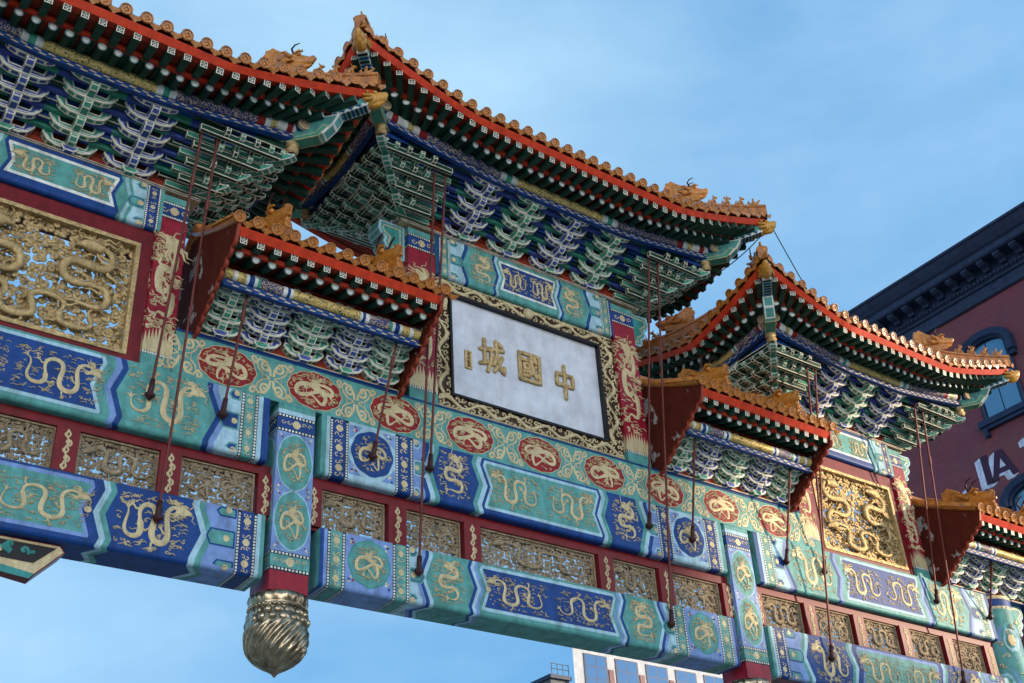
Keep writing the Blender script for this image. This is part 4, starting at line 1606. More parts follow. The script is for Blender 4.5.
FIG = [figure_mesh('rider'), figure_mesh('beast'), figure_mesh('crest')]
RDG = ridge_dragon_mesh()
NOSE = beast_nose_mesh()

SO, RISE = .205, .118
BZ = -.095
BR4 = [bracket_meshes('blue2', 'green2', 4, SO, RISE, .325, .088), bracket_meshes('green2', 'blue2', 4, SO, RISE, .325, .088)]
BR4S = [bracket_meshes('blue2', 'green2', 4, .130, .106, .27, .060), bracket_meshes('green2', 'blue2', 4, .130, .106, .27, .060)]
CORNER = corner_mesh(4, SO, RISE)


def hip_roof(name, label, loc, hw, sets):
    """hipped roof with upturned corners on four tiers of brackets"""
    t = thing(name, label, 'roof', loc, 'tiled roofs on the archway')
    D = .5
    e = Eave(hw, D, 1.70, .56, 2.0)
    sides = ('front', 'back', 'right', 'left')
    # --- bracket zone
    mb = MB()
    for s_ in sides:
        for k in range(5):
            o0, o1 = k * SO, min((k + 1) * SO, .93)
            z = BZ + .175 + k * RISE
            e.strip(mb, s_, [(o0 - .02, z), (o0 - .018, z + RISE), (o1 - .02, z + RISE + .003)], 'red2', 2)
    mb.box(-hw + .04, hw - .04, .04, D - .04, BZ + .004, .5, 'red2')
    part('soffit_board', mb, t)
    for k in range(4):
        mb = MB()
        o = (k + 1) * SO
        z = BZ + .055 + (k + 1) * RISE + .115
        for s_ in sides:
            a, b = e.ends(s_, o)
            n = max(1, round((b - a) / .40))
            for i in range(n):
                fl = ('green', 'blue')[(i + k) % 2]
                for q in ((a + (b - a) * i / n, a + (b - a) * (i + 1) / n),):
                    for prof, mn in (([(o + .026, z + .085), (o + .026, z - .03), (o - .05, z - .03), (o - .05, z + .05)], fl), ([(o - .085, z + .05), (o - .085, z - .075), (o - .145, z - .075), (o - .145, z + .04)], ('blue2', 'green2')[(i + k) % 2]),):
                        vs = []
                        for p in q:
                            for oo, zz in prof:
                                vs.append(e.pt(s_, p, oo, zz, False))
                        mb.add(vs, [(j, j + 1, j + 5, j + 4) for j in range(3)], mn)
                        vs = []
                        for p in q:
                            for oo, zz in ((o + .0275, z - .016), (o + .0275, z - .0315), (o + .012, z - .0315)):
                                vs.append(e.pt(s_, p, oo, zz, False))
                        mb.add(vs, [(0, 1, 4, 3), (1, 2, 5, 4)], 'cream')
        part('tie_beam', mb, t)
    for i, x in enumerate(sets):
        A, B = BR4[i % 2]
        for rz, yy in ((0, 0.0),):
            q = link('bracket_set', A, t, T(x, yy, BZ, 1, rz=rz)); link('projecting_arm', B, q)
        q = link('bracket_set', A, t, T(x, D, BZ, 1, rz=PI)); link('projecting_arm', B, q)
    for sx in (-1, 1):
        A, B = BR4[1]
        q = link('bracket_set', A, t, T(sx * hw, D / 2, BZ, 1, rz=sx * PI / 2)); link('projecting_arm', B, q)
        for y, mir in ((0, 1), (D, -1)):
            q = link('corner_bracket', CORNER[0], t, T(sx * hw, y, BZ, sx, mir, 1)); link('diagonal_arm', CORNER[1], q)
    # --- purlins with their painted ties
    OP, ZP, RP = .92, .595, .088
    for s_ in sides:
        mb = MB()
        a, b = e.ends(s_, OP)
        a -= .16; b += .16
        cuts = [0, .03, .045, .06, .085, .10, .115, .135, .33, .345, .36, .375]
        cols = ['blue', 'white', 'mred', 'white', 'scrollgold', 'white', 'mred', 'scrollblue', 'white', 'green2', 'white', 'scrollgold']
        cuts2 = cuts + [1 - c for c in reversed(cuts)]
        cols2 = cols + list(reversed(cols[:-1]))
        n = 14
        for i in range(len(cuts2) - 1):
            for w in range(max(1, int((cuts2[i + 1] - cuts2[i]) * 8))):
                m_ = max(1, int((cuts2[i + 1] - cuts2[i]) * 8))
                c0 = cuts2[i] + (cuts2[i + 1] - cuts2[i]) * w / m_; c1 = cuts2[i] + (cuts2[i + 1] - cuts2[i]) * (w + 1) / m_
                vs = []
                for c in (c0, c1):
                    p = a + (b - a) * c
                    for j in range(n):
                        an = 2 * PI * j / n
                        v = e.pt(s_, p, OP, ZP)
                        off = RP * math.cos(an)
                        dv = {'front': Vector((0, -off, 0)), 'back': Vector((0, off, 0)), 'right': Vector((off, 0, 0)), 'left': Vector((-off, 0, 0))}[s_]
                        vs.append(v + dv + Vector((0, 0, RP * math.sin(an))))
                mb.add(vs, [(j, (j + 1) % n, n + (j + 1) % n, n + j) for j in range(n)], cols2[i], True)
        for c, sg in ((0, -1), (1, 1)):
            p = a + (b - a) * c
            v = e.pt(s_, p, OP, ZP)
            dd = Vector((sg, 0, 0)) if s_ in ('front', 'back') else Vector((0, sg, 0))
            mb.tube([v, v + dd * .05], [RP * 1.04, RP * 1.0], 'tan', 16)
            mb.tube([v + dd * .048, v + dd * .053], [RP * .8, RP * .8], 'lgold', 16)
        pu = part('eave_purlin', mb, t)
        mb = MB()
        za, zb = ZP - RP - .10, ZP - RP - .010
        e.strip(mb, s_, [(OP + .035, zb), (OP + .035, za), (OP - .035, za), (OP - .035, zb)], 'blue', 24)
        a, b = e.ends(s_, OP)
        n = int((b - a) / .16)
        for i in range(n):
            p = a + (b - a) * (i + .5) / n
            for (zz, sh) in ((za + .062, 0), (za + .026, .06)):
                vs = [e.pt(s_, p + dx + sh, OP + .038, zz + dz) for dx, dz in ((-.045, -.006), (.03, -.012), (.05, .004), (-.03, .012))]
                mb.add(vs, [(0, 1, 2, 3)], 'tan')
        part('purlin_tie', mb, pu)
    # --- boards over the rafters
    mb = MB()
    for s_ in sides:
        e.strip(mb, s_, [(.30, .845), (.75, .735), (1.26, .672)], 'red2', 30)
        e.strip(mb, s_, [(1.27, .668), (1.285, .60 + .035), (1.275, .60 + .035)], 'red', 30)
    part('rafter_board', mb, t)
    mb = MB()
    for s_ in sides:
        e.strip(mb, s_, [(.80, .80), (1.28, .74), (1.60, .715)], 'red2', 30)
        e.strip(mb, s_, [(1.225, .715), (1.245, .655), (1.30, .645), (1.31, .705)], 'red', 30)
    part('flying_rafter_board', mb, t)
    # --- fascia under the tiles
    for s_ in sides:
        mb = MB()
        e.strip(mb, s_, [(1.50, .705), (1.60, .70), (1.655, .79), (1.60, .83), (1.45, .86)], 'red', 40)
        part('fascia_board', mb, t)
    # --- rafters
    for s_ in ('front', 'right', 'left'):
        for (o0, o1, z0, z1, pit, MS, nm, orr) in ((1.27, .28, .602, .80, .195, RD, 'round_rafter', 1.25), (1.585, .95, .654, .722, .205, SQ, 'square_rafter', 1.58)):
            a, b = e.ends(s_, o0 - .16)
            n = int(round((b - a) / pit))
            for i in range(n + 1):
                p = a + (b - a) * i / n
                lim = hw if s_ == 'front' else D / 2
                c = 0 if s_ == 'front' else D / 2
                q = p - c
                if abs(q) > lim:
                    pr = c + math.copysign(lim + (abs(q) - lim) * (.30 if nm == 'round_rafter' else .62), q)
                else:
                    pr = p
                tip = e.pt(s_, p, o0, z0)
                root = e.pt(s_, pr, o1, z1)
                me = MS[i % 2] if nm == 'round_rafter' else MS[0]
                link(nm, me, t, basis(tip, root))
    # --- eave tiles
    for s_ in ('front', 'right', 'left', 'back'):
        o0 = 1.69
        a, b = e.ends(s_, o0 - .10)
        n = int(round((b - a) / .25))
        for i in range(n + 1):
            p = a + (b - a) * i / n
            tip = e.pt(s_, p, o0, .90)
            root = e.pt(s_, p, o0 - .9, 1.17)
            y = root - tip
            y.normalize()
            flip = s_ in ('back',)
            x = {'front': Vector((1, 0, 0)), 'back': Vector((-1, 0, 0)), 'right': Vector((0, 1, 0)), 'left': Vector((0, -1, 0))}[s_]
            # follow the lifting edge sideways
            e2 = e.pt(s_, p + (x.x + x.y) * .05, o0, .90) - e.pt(s_, p - (x.x + x.y) * .05, o0, .90)
            e2.normalize()
            x = e2
            z = x.cross(y); z.normalize()
            m = Matrix.Identity(4)
            # shorten the rolls that would run across the hip
            d = (hw + o0 - abs(p)) if s_ in ('front', 'back') else min(p + o0, D + o0 - p)
            k = max(.12, min(1.0, (d + .02) / .8))
            for r in range(3):
                m[r][0] = x[r]; m[r][1] = y[r] * (k if k < 1 else 1); m[r][2] = z[r]; m[r][3] = tip[r]
            link('eave_tile', ET, t, m)
    # --- roof surface
    mb = MB()
    yc = D / 2
    We, De = hw + 1.66, D / 2 + 1.66
    n, m_ = 30, 8

    def surf(side, tt, v):
        o = 1.66 - v * De
        zz = .86 + 1.75 * (.72 * v + .28 * v * v)
        a, b = e.ends(side, max(o, -yc))
        if side in ('front', 'back'):
            w_ = We - v * De
            p = -w_ + 2 * w_ * tt
            y = -o if side == 'front' else D + o
            k = max(0, 1 - (w_ - abs(p)) / 2.0)
            return Vector((p, y, zz + .56 * k ** 1.2 * (1 - v) ** 1.6))
        w_ = De - v * De
        p = yc - w_ + 2 * w_ * tt
        x = (hw + o) * (1 if side == 'right' else -1)
        k = max(0, 1 - (w_ - abs(p - yc)) / 2.0)
        return Vector((x, p, zz + .56 * k ** 1.2 * (1 - v) ** 1.6))
    for s_ in sides:
        vs = [surf(s_, i / n, j / m_) for i in range(n + 1) for j in range(m_ + 1)]
        mb.add(vs, [(i * (m_ + 1) + j, i * (m_ + 1) + j + 1, (i + 1) * (m_ + 1) + j + 1, (i + 1) * (m_ + 1) + j) for i in range(n) for j in range(m_)], 'tile', True)
    part('roof_tiles', mb, t)
    # --- ridges and figures
    mb = MB()
    rx = We - De
    mb.box(-rx - .1, rx + .1, yc - .09, yc + .09, 2.45, 2.60, 'tile')
    mb.tube([(-rx - .12, yc, 2.62), (rx + .12, yc, 2.62)], .07, 'tile', 12)
    part('main_ridge', mb, t)
    for sx in (-1, 1):
        for sy in (-1, 1):
            yo = (lambda o: -o) if sy < 0 else (lambda o: D + o)
            mb = MB()
            path = []
            for k in range(12):
                o = 1.67 - k * .14
                v = (1.66 - o) / De
                z = .86 + 1.75 * (.72 * v + .28 * v * v) + .56 * (1 - v) ** 1.6 + .13
                path.append(Vector((sx * (hw + o + .05 * (1 - v)), yo(o + .05 * (1 - v)), z)))
            w = .075
            pn = Vector((sx * 1, 1 if sy < 0 else -1, 0)).normalized() * w
            vs = []
            for p in path:
                for du, dz in ((-1, -.16), (-1, .0), (-1.25, .01), (-1.25, .05), (-.6, .08), (.6, .08), (1.25, .05), (1.25, .01), (1, .0), (1, -.16)):
                    vs.append(p + pn * du + Vector((0, 0, dz)))
            kk = 10
            fs = [(i * kk + j, i * kk + j + 1, (i + 1) * kk + j + 1, (i + 1) * kk + j) for i in range(len(path) - 1) for j in range(kk - 1)]
            fs.append(tuple(range(kk)))
            mb.add(vs, fs, 'tile')
            hr = part('hip_ridge', mb, t)
            az = math.atan2(-1 if sy < 0 else 1, sx)
            for j, (o, f) in enumerate(((1.60, 0), (1.44, 1), (1.28, 2), (1.12, 1))):
                v = (1.66 - o) / De
                z = .86 + 1.75 * (.72 * v + .28 * v * v) + .56 * (1 - v) ** 1.6 + .13 + .11
                link('ridge_figure', FIG[f], hr, T(sx * (hw + o), yo(o), z, .62, rz=az))
            o = .86
            v = (1.66 - o) / De
            z = .86 + 1.75 * (.72 * v + .28 * v * v) + .56 * (1 - v) ** 1.6 + .30
            link('ridge_dragon', RDG, hr, T(sx * (hw + o), yo(o), z, .92, rz=az))
            # hip rafter: stepped painted beam with striped nose
            mb = MB()
            s2 = 1 / math.sqrt(2)
            dx, dy = sx * s2, (-1 if sy < 0 else 1) * s2
            cy = 0 if sy < 0 else D
            px, py = -dy, dx

            def mp(u, v_, w_):
                return (sx * hw + dx * u + px * w_, cy + dy * u + py * w_, v_)
            r2 = math.sqrt(2)
            big = [(.45 * r2, .74), (.80 * r2, .63), (1.20 * r2, .66), (1.30 * r2, .80), (1.36 * r2, .96), (1.20 * r2, .95), (.9 * r2, .88), (.45 * r2, .94)]
            oprism(mb, big, mp, -.085, .085, 'teal', 'white', .022)
            sm = [(.85 * r2, .60), (1.16 * r2, .625), (1.26 * r2, .78), (1.20 * r2, .80), (1.12 * r2, .69), (.85 * r2, .66)]
            oprism(mb, sm, mp, -.0895, .0895, 'green2', 'tan', .012)
            nose = [(1.28 * r2, .93), (1.62 * r2, 1.05), (1.66 * r2, 1.24), (1.28 * r2, 1.10)]
            oprism(mb, nose, mp, -.075, .075, 'teal', 'white', .02)
            # stripes under and beside the nose
            for k in range(8):
                a0 = (1.30 + .04 * k) * r2; a1 = a0 + .022 * r2
                z0_ = .93 + (a0 / r2 - 1.28) * .353; z1_ = .93 + (a1 / r2 - 1.28) * .353
                for w_ in (-.0775, .0775):
                    mb.add([mp(a0, z0_ + .005, w_), mp(a1, z1_ + .005, w_), mp(a1 - .025, z1_ + .045, w_), mp(a0 - .025, z0_ + .045, w_)], [(0, 1, 2, 3)], ('blue', 'white')[k % 2])
                mb.add([mp(a0, z0_ - .003, -.07), mp(a1, z1_ - .003, -.07), mp(a1, z1_ - .003, .07), mp(a0, z0_ - .003, .07)], [(0, 1, 2, 3)], ('blue', 'black')[k % 2])
            hb = part('hip_rafter', mb, t)
            p = mp(1.66 * r2, 1.165, 0)
            nm = T(p[0], p[1], p[2], 1.0, rz=az)
            link('beast_head', NOSE, hb, nm)
    return t


def gable_roof(name, label, loc, hw, right_hip=False):
    """small double-pitched roof with peeling red gable boards"""
    t = thing(name, label, 'roof', loc, 'tiled roofs on the archway')
    D = .5
    e = Eave(hw, D, 1.12, 0, 1, False)
    sides = ('front', 'back')
    so, rise = .130, .106
    BZ = -.025
    mb = MB()
    for s_ in sides:
        for k in range(5):
            o0, o1 = k * so, min((k + 1) * so, .62)
            z = BZ + .165 + k * rise
            e.strip(mb, s_, [(o0 - .02, z), (o0 - .018, z + rise), (o1 - .02, z + rise + .003)], 'red2', 2)
    mb.box(-hw + .06, hw - .06, .03, D - .03, .0, .5, 'red2')
    part('soffit_board', mb, t)
    mb = MB()
    mb.box(-hw, hw, -.03, D + .03, -.045, -.02, 'blue'); mb.box(-hw, hw, -.034, D + .034, -.030, -.018, 'tan')
    part('plate_beam', mb, t)
    for k in range(4):
        o = (k + 1) * so
        z = BZ + .055 + (k + 1) * rise + .10
        for s_ in sides:
            mb = MB()
            n = 8
            for i in range(n):
                p0, p1 = -hw + .05 + (2 * hw - .1) * i / n, -hw + .05 + (2 * hw - .1) * (i + 1) / n
                vs = [e.pt(s_, p, oo, zz) for p in (p0, p1) for oo, zz in ((o + .025, z + .08), (o + .025, z - .03), (o - .035, z - .03), (o - .035, z + .06))]
                mb.add(vs, [(j, j + 1, j + 5, j + 4) for j in range(3)], ('green2', 'blue')[(i + k) % 2])
                vs = [e.pt(s_, p, oo, zz) for p in (p0, p1) for oo, zz in ((o + .0265, z - .018), (o + .0265, z - .0315), (o + .014, z - .0315))]
                mb.add(vs, [(0, 1, 4, 3), (1, 2, 5, 4)], 'cream')
            part('tie_beam', mb, t)
    sp = (hw - .10) / 2
    for i, x in enumerate((-hw + .29, -.60, 0, .60, hw - .29)):
        A, B = BR4S[(i + 1) % 2]
        q = link('bracket_set', A, t, T(x, 0, BZ)); link('projecting_arm', B, q)
    OP, ZP, RP = .60, .515, .080
    for s_ in sides:
        mb = MB()
        a, b = -hw + .06, hw - .06
        cuts = [0, .04, .06, .10, .115, .14, .155, .17, .28, .30, .315, .33]
        cols = ['scrollgold', 'white', 'scrollgold', 'white', 'blue', 'white', 'green2', 'scrollblue', 'white', 'blue', 'white', 'scrollgold']
        cuts2 = cuts + [1 - c for c in reversed(cuts)]
        cols2 = cols + list(reversed(cols[:-1]))
        for i in range(len(cuts2) - 1):
            y = -OP if s_ == 'front' else D + OP
            mb.tube([(a + (b - a) * cuts2[i], y, ZP), (a + (b - a) * cuts2[i + 1], y, ZP)], RP, cols2[i], 16, caps=False)
        pu = part('eave_purlin', mb, t)
        mb = MB()
        za, zb = ZP - RP - .10, ZP - RP - .01
        e2 = Eave(hw - .06, D, 1.12, 0, 1, False)
        e2.strip(mb, s_, [(OP + .032, zb), (OP + .032, za), (OP - .032, za), (OP - .032, zb)], 'blue', 4)
        n = 16
        for i in range(n):
            p = a + (b - a) * (i + .5) / n
            for zz, sh in ((za + .062, 0), (za + .026, .07)):
                vs = [e.pt(s_, p + dx + sh, OP + .035, zz + dz) for dx, dz in ((-.045, -.006), (.03, -.012), (.05, .004), (-.03, .012))]
                mb.add(vs, [(0, 1, 2, 3)], 'tan')
        part('purlin_tie', mb, pu)
    for s_ in sides:
        mb = MB()
        e.strip(mb, s_, [(.2, .90), (.5, .79), (.88, .715)], 'red2', 2)
        e.strip(mb, s_, [(.80, .755), (.825, .70), (.88, .69), (.89, .75)], 'red', 2)
        e.strip(mb, s_, [(.55, .85), (.9, .79), (1.08, .775)], 'red2', 2)
        part('rafter_board', mb, t)
    for s_ in sides:
        mb = MB()
        e.strip(mb, s_, [(1.00, .765), (1.075, .76), (1.135, .86), (1.08, .90), (.95, .92)], 'red', 2)
        part('fascia_board', mb, t)
    n = 13
    for i in range(n):
        x = -hw + .14 + (2 * hw - .28) * i / (n - 1)
        link('round_rafter', RD[i % 2], t, basis(e.pt('front', x, .865, .665), e.pt('front', x, .15, .87)))
    for i in range(n):
        x = -hw + .10 + (2 * hw - .20) * i / (n - 1)
        link('square_rafter', SQ[0], t, basis(e.pt('front', x, 1.065, .725), e.pt('front', x, .6, .80)))
    n = int(round(2 * (hw + .02) / .25))
    for s_ in sides:
        for i in range(n + 1):
            x = -hw - .02 + (2 * hw + .04) * i / n - .0
            if s_ == 'back': x = -x
            tip = e.pt(s_, x, 1.17, .965); root = e.pt(s_, x, .4, 1.29)
            y = (root - tip).normalized()
            xx = Vector((1, 0, 0)) if s_ == 'front' else Vector((-1, 0, 0))
            z = xx.cross(y).normalized()
            m = Matrix.Identity(4)
            for r in range(3):
                m[r][0] = xx[r]; m[r][1] = y[r]; m[r][2] = z[r]; m[r][3] = tip[r]
            link('eave_tile', ET, t, m)
    mb = MB()
    n = 10
    yc = D / 2
    zs = lambda v: .93 + .66 * (.85 * v + .15 * v * v)
    for sg in (-1, 1):
        vs = []
        for j in range(n + 1):
            v = j / n
            y = yc + sg * (1.14 + yc) * (1 - v)
            for x in (-hw - .04, hw + .04):
                vs.append((x, y, zs(v)))
        mb.add(vs, [(2 * j, 2 * j + 1, 2 * j + 3, 2 * j + 2) for j in range(n)], 'tile', True)
    part('roof_tiles', mb, t)
    mb = MB()
    mb.box(-hw - .05, hw + .05, yc - .10, yc + .10, zs(1) - .1, zs(1) + .12, 'tile')
    mb.tube([(-hw - .06, yc, zs(1) + .14), (hw + .06, yc, zs(1) + .14)], .07, 'tile', 12)
    part('main_ridge', mb, t)
    for sx in (-1, 1):
        # gable board with a scalloped lower edge following the bracket steps
        mb = MB()
        lo = []
        N = 9
        P0, P1 = (-1.10, .73), (-.02, -.10)
        for k in range(N):
            a = (P0[0] + (P1[0] - P0[0]) * k / N, P0[1] + (P1[1] - P0[1]) * k / N)
            b = (P0[0] + (P1[0] - P0[0]) * (k + 1) / N, P0[1] + (P1[1] - P0[1]) * (k + 1) / N)
            for q in range(5):
                s_ = q / 5
                bul = .045 * math.sin(PI * s_)
                lo.append((a[0] + (b[0] - a[0]) * s_ - bul * .62, a[1] + (b[1] - a[1]) * s_ - bul * .78))
        lo.append(P1)
        lo2 = [(D - u, v) for u, v in reversed(lo)]
        top = []
        for j in range(11):
            v = 1 - j / 10
            top.append((yc + (1.15 + yc) * v, zs(1 - v) - .02))
        for j in range(1, 11):
            v = j / 10
            top.append((yc - (1.15 + yc) * v, zs(1 - v) - .02))
        out = lo + lo2 + top
        x0 = sx * hw
        mb.prism(out, lambda u, v, w: (x0 + w, u, v), -.022, .022, 'gable', 'scallop')
        # thicker batten along the scallops
        mb.tube([(x0, u, v) for u, v in lo], .028, 'scallop', 6)
        gb = part('gable_board', mb, t)
        mb = MB()
        for sy in (-1, 1):
            path = []
            for j in range(9):
                v = j / 8
                path.append((sx * .80, yc + sy * (1.10 + yc) * (1 - v), zs(v) + .12))
            mb.tube(path, .085, 'tile', 10)
            mb.tube([(p[0], p[1], p[2] + .10) for p in path], .06, 'tile', 8)
        vr = part('gable_ridge', mb, t)
        z = zs(.18)
        link('ridge_dragon', RDG, vr, T(sx * .80, -.70, z + .20, 1.3, rz=-PI / 2))
        z = zs(.05)
        link('ridge_figure', FIG[2], vr, T(sx * .80, -1.06, z + .17, .8, rz=-PI / 2))
        mb = MB()
        for sy in (-1, 1):
            mb.tube([(sx * (hw + .01), yc + sy * (1.12 + yc) * (1 - j / 8), zs(j / 8) + .05) for j in range(9)], .075, 'tile', 10)
        part('barge_tile', mb, t)
    return t


hip_roof('pavilion_roof', 'tallest amber tiled roof with upturned corners, above the white name board', (0, 0, 12.90), 2.25, (-1.23, -.41, .41, 1.23))
proto = hip_roof('pavilion_roof', 'wide amber tiled roof over the gold dragon panel that shows sky through it', (-7.05, 0, 11.92), 1.68, (-.76, 0, .76))
r2_ = copy_tree(proto)
r2_.location = (7.05, 0, 11.92)
r2_['label'] = 'sunlit amber tiled roof with upturned corners next to the purple building'
g1 = gable_roof('pavilion_roof', 'small gabled tiled roof with peeling red side board, between name board and openwork sky panel', (-3.77, 0, 9.87), 1.44)
g2 = copy_tree(g1)
g2.location = (3.77, 0, 9.87)
g2['label'] = 'small gabled tiled roof between the name board and the sunlit gold dragon panel'
g4 = copy_tree(g1)
g4.location = (-10.36, 0, 9.25)
g4['label'] = 'lowest small tiled roof beyond the gold dragon panel that shows sky, over the arch end'
g3 = copy_tree(g1)
g3.location = (10.36, 0, 9.25)
g3['label'] = 'lowest small tiled roof over the round teal column, in front of the painted brick wall'

# ------------------------------------------------------------------ cables between the roofs
def cable(pts, label):
    mb = MB()
    P = []
    a, b = Vector(pts[0]), Vector(pts[-1])
    sag = pts[1]
    for k in range(25):
        t_ = k / 24
        p = a.lerp(b, t_)
        p.z -= sag * 4 * t_ * (1 - t_)
        P.append(p)
    mb.tube(P, .009, 'wire', 6)
    o = part('cable', mb, None)
    o['label'] = label; o['category'] = 'cable'; o['kind'] = 'thing'; o['group'] = 'cables slung from the roofs'


cable([(3.86, -1.62, 13.93), .35, (2.05, -.1, 12.86)], 'thin dark cable sagging from the tallest roof corner back to its bracket')
cable([(3.98, -1.72, 14.2), .03, (5.6, -1.4, 12.4)], 'thin dark cable dropping from the tallest roof corner to the sunlit roof')

# ------------------------------------------------------------------ purple brick building
def brickmat(name, c1, c2, mortar, sc):
    m = bpy.data.materials.new(name)
    m.use_nodes = True
    nt = m.node_tree
    b = nt.nodes['Principled BSDF']
    b.inputs['Roughness'].default_value = .75
    tc = nt.nodes.new('ShaderNodeTexCoord')
    sp = nt.nodes.new('ShaderNodeSeparateXYZ'); cb = nt.nodes.new('ShaderNodeCombineXYZ')
    ad = nt.nodes.new('ShaderNodeMath'); ad.operation = 'ADD'
    br = nt.nodes.new('ShaderNodeTexBrick')
    br.inputs['Scale'].default_value = sc
    br.inputs['Color1'].default_value = (*c1, 1); br.inputs['Color2'].default_value = (*c2, 1); br.inputs['Mortar'].default_value = (*mortar, 1)
    br.inputs['Mortar Size'].default_value = .012
    nz = nt.nodes.new('ShaderNodeTexNoise'); nz.inputs['Scale'].default_value = 1.4; nz.inputs['Detail'].default_value = 8
    mx = nt.nodes.new('ShaderNodeMixRGB'); mx.blend_type = 'MULTIPLY'; mx.inputs['Fac'].default_value = .55
    k = nt.links.new
    k(tc.outputs['Object'], sp.inputs['Vector'])
    k(sp.outputs['X'], ad.inputs[0]); k(sp.outputs['Y'], ad.inputs[1])
    k(ad.outputs[0], cb.inputs['X']); k(sp.outputs['Z'], cb.inputs['Y'])
    k(cb.outputs['Vector'], br.inputs['Vector'])
    k(tc.outputs['Object'], nz.inputs['Vector'])
    k(br.outputs['Color'], mx.inputs['Color1']); k(nz.outputs['Color'], mx.inputs['Color2'])
    k(mx.outputs['Color'], b.inputs['Base Color'])
    return m


M['pbrick'] = brickmat('plum_brick', (.20, .044, .062), (.155, .036, .052), (.11, .036, .048), 4.5)
M['navy'] = mat('navy_cornice_paint', (.022, .034, .075), .45, scale=4)
M['navy2'] = mat('navy_frame_paint', (.016, .030, .075), .4)
M['lplum'] = mat('dark_plum_lettering', (.045, .016, .045), .6)
M['lwhite'] = mat('pale_blue_lettering', (.52, .58, .74), .6)
g_ = bpy.data.materials.new('window_glass'); g_.use_nodes = True
b_ = g_.node_tree.nodes['Principled BSDF']
b_.inputs['Base Color'].default_value = (.10, .22, .32, 1); b_.inputs['Roughness'].default_value = .06; b_.inputs['Metallic'].default_value = .55
M['glass'] = g_
g_ = bpy.data.materials.new('office_glass'); g_.use_nodes = True
b_ = g_.node_tree.nodes['Principled BSDF']
b_.inputs['Base Color'].default_value = (.03, .10, .22, 1); b_.inputs['Roughness'].default_value = .08; b_.inputs['Metallic'].default_value = .4
M['oglass'] = g_

XB = 18.0
bld = thing('brick_building', 'plum painted brick building with heavy navy cornice and large painted lettering', 'building', (XB, 0, 0))


def bp(name, mb, parent=None):
    return link(name, mb.mesh(name), bld if parent is None else parent, Matrix.Translation((-XB, 0, 0)) if parent is None else None)


